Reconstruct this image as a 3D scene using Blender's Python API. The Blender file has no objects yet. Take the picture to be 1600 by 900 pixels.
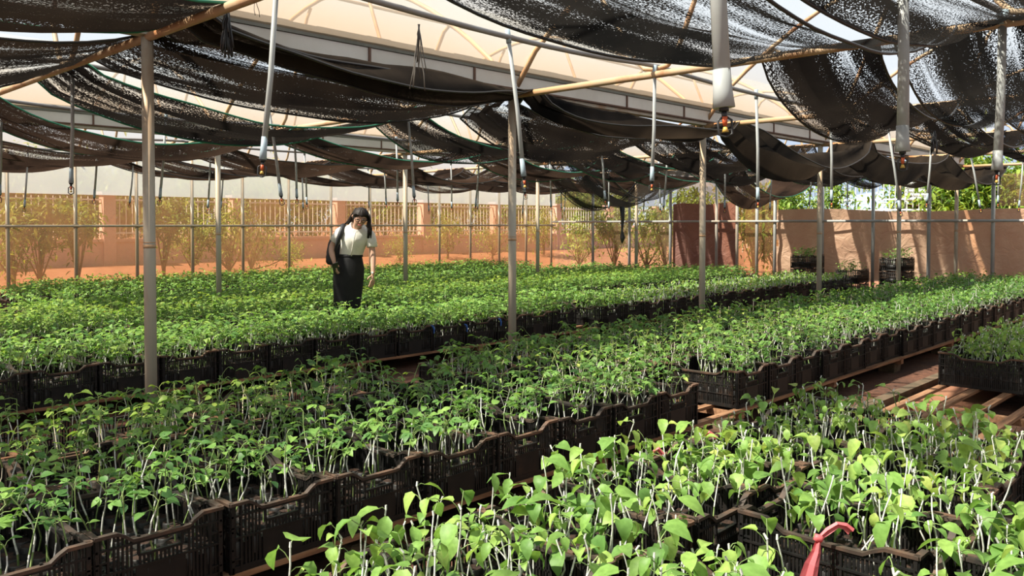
import bpy, math, random
import numpy as np
from mathutils import Vector, Matrix, noise
C = bpy.context.scene
COL = C.collection
random.seed(7); rng = np.random.default_rng(7)
PI = math.pi
R = math.radians

# ---------------------------------------------------------------- camera, world, sun, exposure
CAMH = 1.42
cam_d = bpy.data.cameras.new('camera'); cam = bpy.data.objects.new('camera', cam_d); COL.objects.link(cam)
cam_d.sensor_width = 36.0; cam_d.lens = 1300 / 1600 * 36
PITCH = 1.5
cam.location = (0, 0, CAMH); cam.rotation_euler = (R(90 - PITCH), 0, 0)
cam_d.shift_y = -(100 - 1300 * math.tan(R(PITCH))) / 1600
cam_d.clip_start = 0.05; cam_d.clip_end = 2000
C.camera = cam

w = bpy.data.worlds.new('sky'); C.world = w; w.use_nodes = True
nt = w.node_tree; nt.nodes.clear()
out = nt.nodes.new('ShaderNodeOutputWorld'); bg = nt.nodes.new('ShaderNodeBackground')
tc = nt.nodes.new('ShaderNodeTexCoord'); sp = nt.nodes.new('ShaderNodeSeparateXYZ'); cr = nt.nodes.new('ShaderNodeValToRGB')
cr.color_ramp.elements[0].position = 0.0; cr.color_ramp.elements[0].color = (0.62, 0.76, 1.0, 1)
cr.color_ramp.elements[1].position = 0.7; cr.color_ramp.elements[1].color = (0.62, 0.78, 0.95, 1)
e = cr.color_ramp.elements.new(0.3); e.color = (0.85, 0.92, 1.0, 1)
nt.links.new(tc.outputs['Generated'], sp.inputs[0]); nt.links.new(sp.outputs['Z'], cr.inputs[0])
nt.links.new(cr.outputs[0], bg.inputs[0]); bg.inputs[1].default_value = 0.92
nt.links.new(bg.outputs[0], out.inputs[0])

sun_d = bpy.data.lights.new('sun', 'SUN'); sun = bpy.data.objects.new('sun', sun_d); COL.objects.link(sun)
SUN_DIR = Vector((-0.94, -0.46, 1.30)).normalized()          # towards the sun
sun.rotation_euler = (-SUN_DIR).to_track_quat('-Z', 'Y').to_euler()
sun_d.energy = 13.5; sun_d.angle = R(1.2); sun_d.color = (1.0, 0.93, 0.80)
C.view_settings.view_transform = 'Standard'; C.view_settings.look = 'None'
C.view_settings.exposure = 0.0; C.view_settings.gamma = 1.0; C.view_settings.use_curve_mapping = False

# ---------------------------------------------------------------- frame of the house: u runs along the beds, p across them
UX, UZ = 0.693, 0.721
RZ = math.atan2(UZ, UX)
def W(u, p, z=0.0): return Vector((UX * u - UZ * p, UZ * u + UX * p, z))
def toup(x, y): return UX * x + UZ * y, -UZ * x + UX * y
def pix(v):
    d = max(v[1], 0.01)
    return 800 + 1300 * v[0] / d, 350 - 1300 * (v[2] - CAMH) / d

# ---------------------------------------------------------------- materials
def mat(name, base=(0.5,)*3, rough=0.6, metal=0.0, spec=0.5):
    m = bpy.data.materials.new(name); m.use_nodes = True
    b = m.node_tree.nodes['Principled BSDF']
    b.inputs['Base Color'].default_value = (*base, 1); b.inputs['Roughness'].default_value = rough
    b.inputs['Metallic'].default_value = metal; b.inputs['Specular IOR Level'].default_value = spec
    return m, m.node_tree, b
def N(nt, t, **kw):
    n = nt.nodes.new(t)
    for k, v in kw.items():
        if k in n.inputs.keys(): n.inputs[k].default_value = v
        else: setattr(n, k, v)
    return n
def ramp(nt, stops, fac=None):
    n = nt.nodes.new('ShaderNodeValToRGB'); el = n.color_ramp.elements
    while len(el) < len(stops): el.new(0.5)
    for e, (p, c) in zip(el, stops): e.position = p; e.color = (*c, 1) if len(c) == 3 else c
    if fac is not None: nt.links.new(fac, n.inputs[0])
    return n
def coords(nt, kind='Object', scale=(1, 1, 1)):
    tc = nt.nodes.new('ShaderNodeTexCoord'); mp = nt.nodes.new('ShaderNodeMapping')
    mp.inputs['Scale'].default_value = scale; nt.links.new(tc.outputs[kind], mp.inputs[0])
    return mp.outputs[0]
def noisy(name, stops, scale=5.0, rough=0.7, metal=0.0, bump=0.0, stretch=(1, 1, 1), detail=6.0, spec=0.4, rnd=0.0, coord='Object'):
    m, nt, b = mat(name, rough=rough, metal=metal, spec=spec)
    v = coords(nt, coord, stretch)
    n = N(nt, 'ShaderNodeTexNoise', Scale=scale, Detail=detail, Roughness=0.6)
    nt.links.new(v, n.inputs['Vector'])
    fac = n.outputs['Fac']
    if rnd:
        oi = nt.nodes.new('ShaderNodeObjectInfo')
        ma = N(nt, 'ShaderNodeMath', operation='MULTIPLY_ADD'); ma.inputs[1].default_value = rnd; ma.inputs[2].default_value = -rnd / 2
        nt.links.new(oi.outputs['Random'], ma.inputs[0])
        ad = N(nt, 'ShaderNodeMath', operation='ADD'); nt.links.new(fac, ad.inputs[0]); nt.links.new(ma.outputs[0], ad.inputs[1]); fac = ad.outputs[0]
    r = ramp(nt, stops, fac); nt.links.new(r.outputs[0], b.inputs['Base Color'])
    if bump:
        bp = N(nt, 'ShaderNodeBump', Strength=bump, Distance=0.02); nt.links.new(n.outputs['Fac'], bp.inputs['Height'])
        nt.links.new(bp.outputs[0], b.inputs['Normal'])
    return m
M = {}
M['crate'] = noisy('crate_black', [(0.38, (0.006, 0.006, 0.006)), (0.58, (0.012, 0.010, 0.009)), (0.8, (0.045, 0.025, 0.016))], 14, 0.5, rnd=0.16)
M['crate_rim'] = noisy('crate_rim_dusty', [(0.35, (0.022, 0.018, 0.016)), (0.52, (0.065, 0.045, 0.034)), (0.75, (0.19, 0.10, 0.06))], 7, 0.6, rnd=0.22)
M['soil'] = noisy('potting_soil', [(0.35, (0.012, 0.008, 0.006)), (0.6, (0.05, 0.025, 0.016)), (0.8, (0.12, 0.06, 0.035))], 40, 0.95, bump=0.6)
M['bag'] = noisy('black_bag', [(0.4, (0.008, 0.008, 0.008)), (0.7, (0.03, 0.024, 0.02))], 30, 0.5)
M['galv'] = noisy('galvanised_steel', [(0.3, (0.40, 0.37, 0.31)), (0.55, (0.46, 0.41, 0.33)), (0.75, (0.34, 0.19, 0.10))], 4, 0.5, 0.1, stretch=(1, 1, 0.25), rnd=0.12)
M['galv_rust'] = noisy('rusty_pipe', [(0.3, (0.46, 0.36, 0.25)), (0.5, (0.52, 0.36, 0.22)), (0.72, (0.34, 0.13, 0.05))], 3, 0.6, 0.1)
M['pvc'] = noisy('grey_pvc', [(0.3, (0.40, 0.42, 0.42)), (0.7, (0.30, 0.30, 0.28))], 3, 0.4)
M['pvc_line'] = noisy('grey_pvc_line', [(0.3, (0.30, 0.29, 0.29)), (0.7, (0.22, 0.19, 0.17))], 3, 0.5)
M['pvc_blue'], _, _ = mat('bluish_coupling', (0.34, 0.42, 0.47), 0.4)
M['black_plastic'], _, _ = mat('black_plastic', (0.02, 0.02, 0.022), 0.45)
M['orange_plastic'], _, _ = mat('orange_plastic', (0.55, 0.10, 0.03), 0.45)
M['yellow_plastic'], _, _ = mat('yellow_brass', (0.6, 0.38, 0.08), 0.4)
M['wire'], _, _ = mat('dark_wire', (0.10, 0.085, 0.07), 0.6)
M['wood'] = noisy('weathered_wood', [(0.3, (0.14, 0.065, 0.032)), (0.55, (0.32, 0.165, 0.085)), (0.8, (0.44, 0.26, 0.15))], 6, 0.8, stretch=(0.6, 6, 6), bump=0.3)
M['concrete'] = noisy('mossy_concrete', [(0.3, (0.06, 0.05, 0.03)), (0.55, (0.13, 0.09, 0.055)), (0.8, (0.22, 0.14, 0.09))], 8, 0.9, bump=0.5)
M['gutter'] = noisy('grey_green_gutter', [(0.3, (0.10, 0.105, 0.085)), (0.7, (0.17, 0.17, 0.145))], 3, 0.6)
M['fascia'] = noisy('white_fascia', [(0.3, (0.62, 0.60, 0.56)), (0.7, (0.48, 0.45, 0.40))], 1.5, 0.6)
M['brown'] , _, _ = mat('brown_strip', (0.11, 0.055, 0.035), 0.7)
M['white_paint'], _, _ = mat('white_paint', (0.80, 0.80, 0.80), 0.5)
M['pink_wall'] = noisy('pink_render', [(0.3, (0.70, 0.45, 0.40)), (0.7, (0.60, 0.37, 0.32))], 1.2, 0.85)
M['laterite'] = noisy('red_laterite', [(0.3, (0.24, 0.095, 0.055)), (0.6, (0.31, 0.145, 0.08)), (0.8, (0.28, 0.19, 0.10))], 1.6, 0.95, bump=0.3)
M['blue_tie'], _, _ = mat('blue_twine', (0.04, 0.13, 0.42), 0.6)
M['green_cord'], _, _ = mat('green_selvedge', (0.03, 0.20, 0.12), 0.7)

# packed red soil of the house
m, nt_, b = mat('floor_soil', rough=0.95)
v = coords(nt_, 'Object'); n1 = N(nt_, 'ShaderNodeTexNoise', Scale=1.4, Detail=8.0); n2 = N(nt_, 'ShaderNodeTexNoise', Scale=22.0, Detail=6.0)
nt_.links.new(v, n1.inputs['Vector']); nt_.links.new(v, n2.inputs['Vector'])
r1 = ramp(nt_, [(0.35, (0.05, 0.028, 0.018)), (0.55, (0.15, 0.06, 0.032)), (0.75, (0.26, 0.10, 0.05))], n1.outputs['Fac'])
r2 = ramp(nt_, [(0.3, (0.4, 0.4, 0.4)), (0.7, (1, 1, 1))], n2.outputs['Fac'])
mx = N(nt_, 'ShaderNodeMixRGB', blend_type='MULTIPLY', Fac=0.8); nt_.links.new(r1.outputs[0], mx.inputs[1]); nt_.links.new(r2.outputs[0], mx.inputs[2])
nt_.links.new(mx.outputs[0], b.inputs['Base Color'])
bp = N(nt_, 'ShaderNodeBump', Strength=0.7, Distance=0.03); nt_.links.new(n2.outputs['Fac'], bp.inputs['Height']); nt_.links.new(bp.outputs[0], b.inputs['Normal'])
M['floor'] = m

def leaf_mat(name, stops, transl=0.35, rough=0.5):
    m, nt, b = mat(name, rough=rough, spec=0.35)
    at = N(nt, 'ShaderNodeAttribute', attribute_name='tint'); oi = nt.nodes.new('ShaderNodeObjectInfo')
    ma = N(nt, 'ShaderNodeMath', operation='MULTIPLY_ADD'); ma.inputs[1].default_value = 0.25; ma.inputs[2].default_value = -0.12
    nt.links.new(oi.outputs['Random'], ma.inputs[0])
    ad = N(nt, 'ShaderNodeMath', operation='ADD'); nt.links.new(at.outputs['Fac'], ad.inputs[0]); nt.links.new(ma.outputs[0], ad.inputs[1])
    r = ramp(nt, stops, ad.outputs[0])
    v = coords(nt, 'Object'); n = N(nt, 'ShaderNodeTexNoise', Scale=60.0, Detail=3.0); nt.links.new(v, n.inputs['Vector'])
    r2 = ramp(nt, [(0.3, (0.75, 0.78, 0.7)), (0.7, (1.1, 1.1, 1.1))], n.outputs['Fac'])
    mx = N(nt, 'ShaderNodeMixRGB', blend_type='MULTIPLY', Fac=1.0); nt.links.new(r.outputs[0], mx.inputs[1]); nt.links.new(r2.outputs[0], mx.inputs[2])
    nt.links.new(mx.outputs[0], b.inputs['Base Color'])
    tr = nt.nodes.new('ShaderNodeBsdfTranslucent')
    hs = N(nt, 'ShaderNodeHueSaturation', Saturation=1.1, Value=1.5); hs.inputs['Hue'].default_value = 0.49
    nt.links.new(mx.outputs[0], hs.inputs['Color']); nt.links.new(hs.outputs[0], tr.inputs[0])
    ms = N(nt, 'ShaderNodeMixShader', Fac=transl); o = nt.nodes['Material Output']
    nt.links.new(b.outputs[0], ms.inputs[1]); nt.links.new(tr.outputs[0], ms.inputs[2]); nt.links.new(ms.outputs[0], o.inputs[0])
    return m
LSTOPS = [(0.0, (0.035, 0.095, 0.03)), (0.35, (0.10, 0.225, 0.055)), (0.7, (0.24, 0.41, 0.095)), (0.93, (0.38, 0.52, 0.13)), (1.0, (0.46, 0.54, 0.14))]
M['leaf'] = leaf_mat('seedling_leaf', LSTOPS)
M['bush'] = leaf_mat('bush_leaf', [(0.0, (0.05, 0.12, 0.02)), (0.5, (0.18, 0.28, 0.04)), (1.0, (0.45, 0.48, 0.10))], 0.3)
M['stem'] = noisy('green_stem', [(0.35, (0.10, 0.17, 0.045)), (0.65, (0.28, 0.36, 0.13))], 30, 0.6)
M['tape'] = noisy('white_graft_tape', [(0.3, (0.34, 0.36, 0.24)), (0.45, (0.62, 0.62, 0.56)), (0.7, (0.80, 0.80, 0.76))], 60, 0.5)
M['bark'] = noisy('bark', [(0.3, (0.10, 0.06, 0.03)), (0.7, (0.26, 0.17, 0.09))], 20, 0.9)

def film_mat(name, diff, transp_col, fac_t, peach=False, dirt=None, gloss=0.05):
    """thin translucent plastic: part clear, part milky"""
    m = bpy.data.materials.new(name); m.use_nodes = True; nt = m.node_tree; nt.nodes.clear()
    o = nt.nodes.new('ShaderNodeOutputMaterial')
    tp = nt.nodes.new('ShaderNodeBsdfTransparent'); tl = nt.nodes.new('ShaderNodeBsdfTranslucent'); df = nt.nodes.new('ShaderNodeBsdfDiffuse'); gl = N(nt, 'ShaderNodeBsdfGlossy', Roughness=0.25)
    uv = nt.nodes.new('ShaderNodeUVMap'); mp = N(nt, 'ShaderNodeMapping'); nt.links.new(uv.outputs[0], mp.inputs[0])
    n = N(nt, 'ShaderNodeTexNoise', Scale=0.8, Detail=8.0, Roughness=0.65); nt.links.new(mp.outputs[0], n.inputs['Vector'])
    dirtcol = ramp(nt, [(0.3, diff), (0.75, dirt or diff)], n.outputs['Fac'])
    tp.inputs[0].default_value = (*transp_col, 1)
    col = dirtcol.outputs[0]; tcol = None
    if peach:
        sp = nt.nodes.new('ShaderNodeSeparateXYZ'); nt.links.new(uv.outputs[0], sp.inputs[0])
        ad = N(nt, 'ShaderNodeMath', operation='MULTIPLY_ADD'); ad.inputs[1].default_value = 0.22
        nt.links.new(n.outputs['Fac'], ad.inputs[0]); nt.links.new(sp.outputs['Y'], ad.inputs[2])
        rr = ramp(nt, [(0.10, (1.0, 0.79, 0.60)), (0.24, (1.0, 0.90, 0.78)), (0.40, (0.93, 0.95, 0.95))], ad.outputs[0])
        mx = N(nt, 'ShaderNodeMixRGB', blend_type='MULTIPLY', Fac=1.0); nt.links.new(col, mx.inputs[1]); nt.links.new(rr.outputs[0], mx.inputs[2]); col = mx.outputs[0]
        mt = N(nt, 'ShaderNodeMixRGB', blend_type='MULTIPLY', Fac=1.0); mt.inputs[1].default_value = (*transp_col, 1); nt.links.new(rr.outputs[0], mt.inputs[2]); nt.links.new(mt.outputs[0], tp.inputs[0])
    nt.links.new(col, tl.inputs[0]); nt.links.new(col, df.inputs[0])
    a = N(nt, 'ShaderNodeMixShader', Fac=0.35); nt.links.new(tl.outputs[0], a.inputs[1]); nt.links.new(df.outputs[0], a.inputs[2])
    bb = N(nt, 'ShaderNodeMixShader', Fac=fac_t); nt.links.new(a.outputs[0], bb.inputs[1]); nt.links.new(tp.outputs[0], bb.inputs[2])
    if not peach:
        rf = ramp(nt, [(0.35, (fac_t + 0.10,) * 3), (0.68, (max(fac_t - 0.34, 0.1),) * 3)], n.outputs['Fac']); nt.links.new(rf.outputs[0], bb.inputs[0])
    c = N(nt, 'ShaderNodeMixShader', Fac=gloss); nt.links.new(bb.outputs[0], c.inputs[1]); nt.links.new(gl.outputs[0], c.inputs[2])
    nt.links.new(c.outputs[0], o.inputs[0])
    return m
M['roof_film'] = film_mat('roof_film', (0.9, 0.9, 0.9), (0.98, 0.98, 0.98), 0.83, peach=True)
M['wall_film_top'] = film_mat('milky_wall_film', (0.88, 0.87, 0.84), (0.92, 0.92, 0.90), 0.18, dirt=(0.82, 0.79, 0.72))
M['wall_film_clear'] = film_mat('clear_wall_film', (0.55, 0.40, 0.26), (0.98, 0.91, 0.80), 0.80, dirt=(0.55, 0.30, 0.15))
M['wall_film_orange'] = film_mat('red_dusted_wall_film', (0.56, 0.33, 0.16), (0.97, 0.81, 0.62), 0.70, dirt=(0.52, 0.24, 0.11))

def tarp_mat(name, a, b_):
    m, nt, b = mat(name, rough=0.6)
    v = coords(nt, 'Object'); n = N(nt, 'ShaderNodeTexNoise', Scale=1.3, Detail=5.0, Distortion=1.2); nt.links.new(v, n.inputs['Vector'])
    r = ramp(nt, [(0.3, a), (0.7, b_)], n.outputs['Fac']); nt.links.new(r.outputs[0], b.inputs['Base Color'])
    wv = N(nt, 'ShaderNodeTexNoise', Scale=3.0, Detail=7.0, Distortion=2.5); nt.links.new(v, wv.inputs['Vector'])
    bp = N(nt, 'ShaderNodeBump', Strength=0.8, Distance=0.06); nt.links.new(wv.outputs['Fac'], bp.inputs['Height']); nt.links.new(bp.outputs[0], b.inputs['Normal'])
    tr = nt.nodes.new('ShaderNodeBsdfTranslucent'); nt.links.new(r.outputs[0], tr.inputs[0])
    ms = N(nt, 'ShaderNodeMixShader', Fac=0.35); nt.links.new(b.outputs[0], ms.inputs[1]); nt.links.new(tr.outputs[0], ms.inputs[2]); nt.links.new(ms.outputs[0], nt.nodes['Material Output'].inputs[0])
    return m
M['tarp_brown'] = tarp_mat('brown_tarp', (0.46, 0.27, 0.175), (0.56, 0.37, 0.245))
M['tarp_purple'] = tarp_mat('maroon_tarp', (0.22, 0.105, 0.085), (0.28, 0.14, 0.11))

def net_mat(name, base, dust, hole=0.42):
    m = bpy.data.materials.new(name); m.use_nodes = True; nt = m.node_tree; nt.nodes.clear()
    o = nt.nodes.new('ShaderNodeOutputMaterial')
    uv = nt.nodes.new('ShaderNodeUVMap')
    mp = N(nt, 'ShaderNodeMapping'); mp.inputs['Scale'].default_value = (60, 150, 1); nt.links.new(uv.outputs[0], mp.inputs[0])
    n = N(nt, 'ShaderNodeTexNoise', Scale=1.0, Detail=3.0, Roughness=0.7); nt.links.new(mp.outputs[0], n.inputs['Vector'])
    mp2 = N(nt, 'ShaderNodeMapping'); mp2.inputs['Scale'].default_value = (0.45, 7.0, 1); nt.links.new(uv.outputs[0], mp2.inputs[0])
    n2 = N(nt, 'ShaderNodeTexNoise', Scale=1.0, Detail=5.0); nt.links.new(mp2.outputs[0], n2.inputs['Vector'])
    # threshold shifts in streaks along the cloth
    ma = N(nt, 'ShaderNodeMath', operation='MULTIPLY_ADD'); ma.inputs[1].default_value = 1.0; ma.inputs[2].default_value = -0.5 + (hole - 0.5)
    nt.links.new(n2.outputs['Fac'], ma.inputs[0])
    ad = N(nt, 'ShaderNodeMath', operation='ADD'); nt.links.new(n.outputs['Fac'], ad.inputs[0]); nt.links.new(ma.outputs[0], ad.inputs[1])
    st = ramp(nt, [(0.51, (0, 0, 0)), (0.54, (1, 1, 1))], ad.outputs[0])
    n3 = N(nt, 'ShaderNodeTexNoise', Scale=1.2, Detail=5.0); nt.links.new(uv.outputs[0], n3.inputs['Vector'])
    cc = ramp(nt, [(0.35, base), (0.7, dust)], n3.outputs['Fac'])
    df = nt.nodes.new('ShaderNodeBsdfDiffuse'); nt.links.new(cc.outputs[0], df.inputs[0])
    tl = nt.nodes.new('ShaderNodeBsdfTranslucent'); nt.links.new(cc.outputs[0], tl.inputs[0])
    a = N(nt, 'ShaderNodeMixShader', Fac=0.35); nt.links.new(df.outputs[0], a.inputs[1]); nt.links.new(tl.outputs[0], a.inputs[2])
    tp = nt.nodes.new('ShaderNodeBsdfTransparent'); ms = nt.nodes.new('ShaderNodeMixShader')
    nt.links.new(st.outputs[0], ms.inputs[0]); nt.links.new(a.outputs[0], ms.inputs[1]); nt.links.new(tp.outputs[0], ms.inputs[2]); nt.links.new(ms.outputs[0], o.inputs[0])
    return m
M['net_black'] = net_mat('black_shade_net', (0.008, 0.007, 0.007), (0.028, 0.022, 0.018), 0.42)
M['net_open'] = net_mat('open_shade_net', (0.010, 0.010, 0.010), (0.035, 0.031, 0.028), 0.465)
M['net_brown'] = net_mat('dusty_shade_net', (0.012, 0.009, 0.008), (0.075, 0.045, 0.032), 0.36)
M['net_dense'] = net_mat('folded_shade_net', (0.012, 0.012, 0.013), (0.06, 0.05, 0.042), 0.18)

# ---------------------------------------------------------------- mesh builder
class MB:
    def __init__(s): s.v = []; s.f = []; s.mi = []; s.uv = None
    def add(s, vs, fs, mi=0):
        o = len(s.v); s.v += [tuple(x) for x in vs]; s.f += [tuple(i + o for i in f) for f in fs]; s.mi += [mi] * len(fs); return s
    def box(s, c, size, mi=0, rot=None):
        x, y, z = size[0] / 2, size[1] / 2, size[2] / 2
        vs = [Vector((a * x, b * y, d * z)) for a in (-1, 1) for b in (-1, 1) for d in (-1, 1)]
        if rot is not None: vs = [rot @ q for q in vs]
        vs = [q + Vector(c) for q in vs]
        return s.add(vs, [(0, 1, 3, 2), (4, 6, 7, 5), (0, 4, 5, 1), (2, 3, 7, 6), (0, 2, 6, 4), (1, 5, 7, 3)], mi)
    def tube(s, pts, r, n=8, mi=0, caps=True):
        pts = [Vector(p) for p in pts]; k = len(pts); rr = r if hasattr(r, '__len__') else [r] * k
        vs = []; up = None
        for i, p in enumerate(pts):
            t = (pts[min(i + 1, k - 1)] - pts[max(i - 1, 0)]).normalized()
            if up is None: up = Vector((0, 0, 1)) if abs(t.z) < 0.9 else Vector((1, 0, 0))
            a = t.cross(up).normalized(); b2 = a.cross(t).normalized(); up = b2
            for j in range(n):
                an = 2 * PI * j / n
                vs.append(p + (a * math.cos(an) + b2 * math.sin(an)) * rr[i])
        fs = [(i * n + j, i * n + (j + 1) % n, (i + 1) * n + (j + 1) % n, (i + 1) * n + j) for i in range(k - 1) for j in range(n)]
        if caps: fs += [tuple(range(n - 1, -1, -1)), tuple((k - 1) * n + j for j in range(n))]
        return s.add(vs, fs, mi)
    def loft(s, rings, mi=0, caps=True):
        n = len(rings[0]); vs = [q for r_ in rings for q in r_]
        fs = [(i * n + j, i * n + (j + 1) % n, (i + 1) * n + (j + 1) % n, (i + 1) * n + j) for i in range(len(rings) - 1) for j in range(n)]
        if caps: fs += [tuple(range(n - 1, -1, -1)), tuple((len(rings) - 1) * n + j for j in range(n))]
        return s.add(vs, fs, mi)
    def mesh(s, name, mats, smooth=False):
        me = bpy.data.meshes.new(name); me.from_pydata(s.v, [], s.f)
        mats = mats if isinstance(mats, (list, tuple)) else [mats]
        for q in mats: me.materials.append(q)
        if len(mats) > 1: me.polygons.foreach_set('material_index', s.mi)
        if smooth: me.polygons.foreach_set('use_smooth', [len(f) == 4 for f in s.f])
        me.update(); return me
    def build(s, name, mats, parent=None, smooth=False, loc=None, rot=None):
        return link(name, s.mesh(name, mats, smooth), parent, loc, rot)
def link(name, me, parent=None, loc=None, rot=None):
    o = bpy.data.objects.new(name, me); COL.objects.link(o)
    if parent is not None: o.parent = parent
    if loc is not None: o.location = loc
    if rot is not None: o.rotation_euler = rot
    return o
def tag(o, label=None, cat=None, group=None, kind=None):
    if label: o['label'] = label
    if cat: o['category'] = cat
    if group: o['group'] = group
    if kind: o['kind'] = kind
    return o
def thing(name, label, cat, loc=(0, 0, 0), rz=0.0, group=None):
    o = link(name, None, None, loc, (0, 0, rz)); o.empty_display_size = 0.05
    return tag(o, label, cat, group)
def struct(name, mb, m, smooth=False):
    o = mb.build(name, m, None, smooth) if isinstance(mb, MB) else link(name, mb)
    o['kind'] = 'structure'; return o
def copy_tree(root, loc=None, rot=None, label=None, group=None):
    r = root.copy(); COL.objects.link(r)
    if loc is not None: r.location = loc
    if rot is not None: r.rotation_euler = rot
    if label: r['label'] = label
    if group: r['group'] = group
    for ch in kids(root):
        c = ch.copy(); COL.objects.link(c); c.parent = r
        for g in kids(ch):
            d = g.copy(); COL.objects.link(d); d.parent = c
    return r
KID = {}
def kids(o):
    return KID.get(o.name) or list(o.children)
def uvmesh(name, verts, nu, nv, uvs, m, smooth=True):
    """grid mesh nu x nv verts with uv"""
    me = bpy.data.meshes.new(name)
    fs = [(i * nv + j, (i + 1) * nv + j, (i + 1) * nv + j + 1, i * nv + j + 1) for i in range(nu - 1) for j in range(nv - 1)]
    me.from_pydata([tuple(v) for v in verts], [], fs); me.materials.append(m)
    ul = me.uv_layers.new(name='UVMap'); li = np.zeros(len(me.loops), dtype=np.int32); me.loops.foreach_get('vertex_index', li)
    ua = np.array(uvs, dtype=np.float32)[li]; ul.data.foreach_set('uv', ua.ravel())
    if smooth: me.polygons.foreach_set('use_smooth', [True] * len(fs))
    me.update(); return me
ORD = ['first', 'second', 'third', 'fourth', 'fifth', 'sixth', 'seventh', 'eighth', 'ninth', 'tenth', 'eleventh', 'twelfth', 'thirteenth', 'fourteenth', 'fifteenth', 'sixteenth', 'seventeenth', 'eighteenth', 'nineteenth', 'twentieth',
       'twenty-first', 'twenty-second', 'twenty-third', 'twenty-fourth', 'twenty-fifth', 'twenty-sixth', 'twenty-seventh', 'twenty-eighth', 'twenty-ninth', 'thirtieth', 'thirty-first', 'thirty-second', 'thirty-third', 'thirty-fourth', 'thirty-fifth', 'thirty-sixth', 'thirty-seventh', 'thirty-eighth', 'thirty-ninth', 'fortieth']
# ---------------------------------------------------------------- setting: floor, outside ground, roof, walls
U0, DU = 2.03, 3.05
UEND, UBACK = 17.45, -7.12
ROWP = [-5.56, -0.34, 4.88, 10.10, 15.14]
CHZ = 2.50
mb = MB()
for i in range(13):
    pass
a, b_, c_, d_ = W(UBACK, -5.6, 0), W(UEND, -5.6, 0), W(UEND, 15.14, 0), W(UBACK, 15.14, 0)
mb.add([a, b_, c_, d_], [(0, 1, 2, 3)]); struct('floor', mb, M['floor'])
# outside earth: flat by the house, a bank rising to the boundary wall, then fields
rows = [(15.16, 0.0), (16.0, 0.12), (17.2, 0.3), (18.6, 0.52), (22, 0.55), (60, 0.6), (300, 1.0)]
mb = MB(); us = [-40, -10, 0, 5, 10, 15, 20, 26, 40, 100, 300]
for (p, z) in rows:
    for u in us: mb.v.append(tuple(W(u, p, z + 0.05 * noise.noise(Vector((u * 0.4, p, 0))))))
nu = len(us)
for i in range(len(rows) - 1):
    for j in range(nu - 1): mb.f.append((i * nu + j, i * nu + j + 1, (i + 1) * nu + j + 1, (i + 1) * nu + j)); mb.mi.append(0)
mb.add([W(UEND + .01, -60, -.01), W(300, -60, -.01), W(300, 15.16, -.01), W(UEND + .01, 15.16, -.01)], [(0, 1, 2, 3)])
struct('ground', mb, M['laterite'])

# roof film: one barrel per bay, with its peach dust stain near the gutters
RISE = 1.25
def roofz(t): return 2.66 + RISE * 4 * t * (1 - t)
for i in range(4):
    p0, p1 = ROWP[i] + 0.06, ROWP[i + 1] - 0.06
    nU, nV = 9, 25; vs = []; uvs = []
    for a in range(nU):
        u = UBACK + (UEND - UBACK) * a / (nU - 1)
        for b in range(nV):
            t = b / (nV - 1); vs.append(W(u, p0 + (p1 - p0) * t, roofz(t))); uvs.append((u * 0.4, 2 * min(t, 1 - t)))
    struct('ceiling' if i == 0 else 'ceiling_%d' % (i + 1), uvmesh('ceiling', vs, nU, nV, uvs, M['roof_film']), None)

def sheet(name, P0, P1, z0, z1, m, nz=3, n=14, wob=0.0, kind=True, top=None, seed=0):
    """vertical sheet from ground point P0=(u,p) to P1, z0..z1"""
    vs = []; uvs = []; L = math.hypot(P1[0] - P0[0], P1[1] - P0[1])
    dx, dy = (P1[0] - P0[0]) / L, (P1[1] - P0[1]) / L
    for i in range(n):
        s = i / (n - 1)
        for j in range(nz):
            t = j / (nz - 1); zt = z1 + (top(s) if top else 0)
            o = wob * noise.noise(Vector((s * L * 1.3 + seed, t * 3, seed)))
            vs.append(W(P0[0] + dx * L * s - dy * o, P0[1] + dy * L * s + dx * o, z0 + (zt - z0) * t)); uvs.append((s * L + seed, z0 + (zt - z0) * t))
    me = uvmesh(name, vs, n, nz, uvs, m)
    o = link(name, me)
    if kind: o['kind'] = 'structure'
    return o
PW = 15.14
sheet('wall_left', (UBACK, PW), (UEND, PW), 0.0, 1.94, M['wall_film_orange'], n=60, nz=8, wob=0.02)
sheet('wall_left_upper', (UBACK, PW - 0.03), (UEND, PW - 0.03), 1.92, 2.66, M['wall_film_top'], n=60, nz=4, wob=0.015, seed=3)
sheet('wall_back', (UEND, PW), (UEND, 11.2), 0.0, 2.66, M['wall_film_clear'], n=24, nz=8, wob=0.02, seed=5)
sheet('wall_back_middle', (UEND, 11.2), (UEND, 8.55), 0.0, 2.66, M['wall_film_orange'], n=24, nz=8, wob=0.02, seed=9)
sheet('wall_back_right', (UEND, 4.2), (UEND, -5.56), 1.75, 2.35, M['wall_film_clear'], n=24, nz=5, wob=0.02, seed=12)
sheet('wall_right', (UBACK, -5.58), (UEND, -5.58), 0.0, 2.66, M['wall_film_clear'], n=30, wob=0.02, seed=15)
sheet('wall_front', (UBACK, -5.56), (UBACK, PW), 0.0, 2.66, M['wall_film_clear'], n=30, wob=0.02, seed=18)

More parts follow.
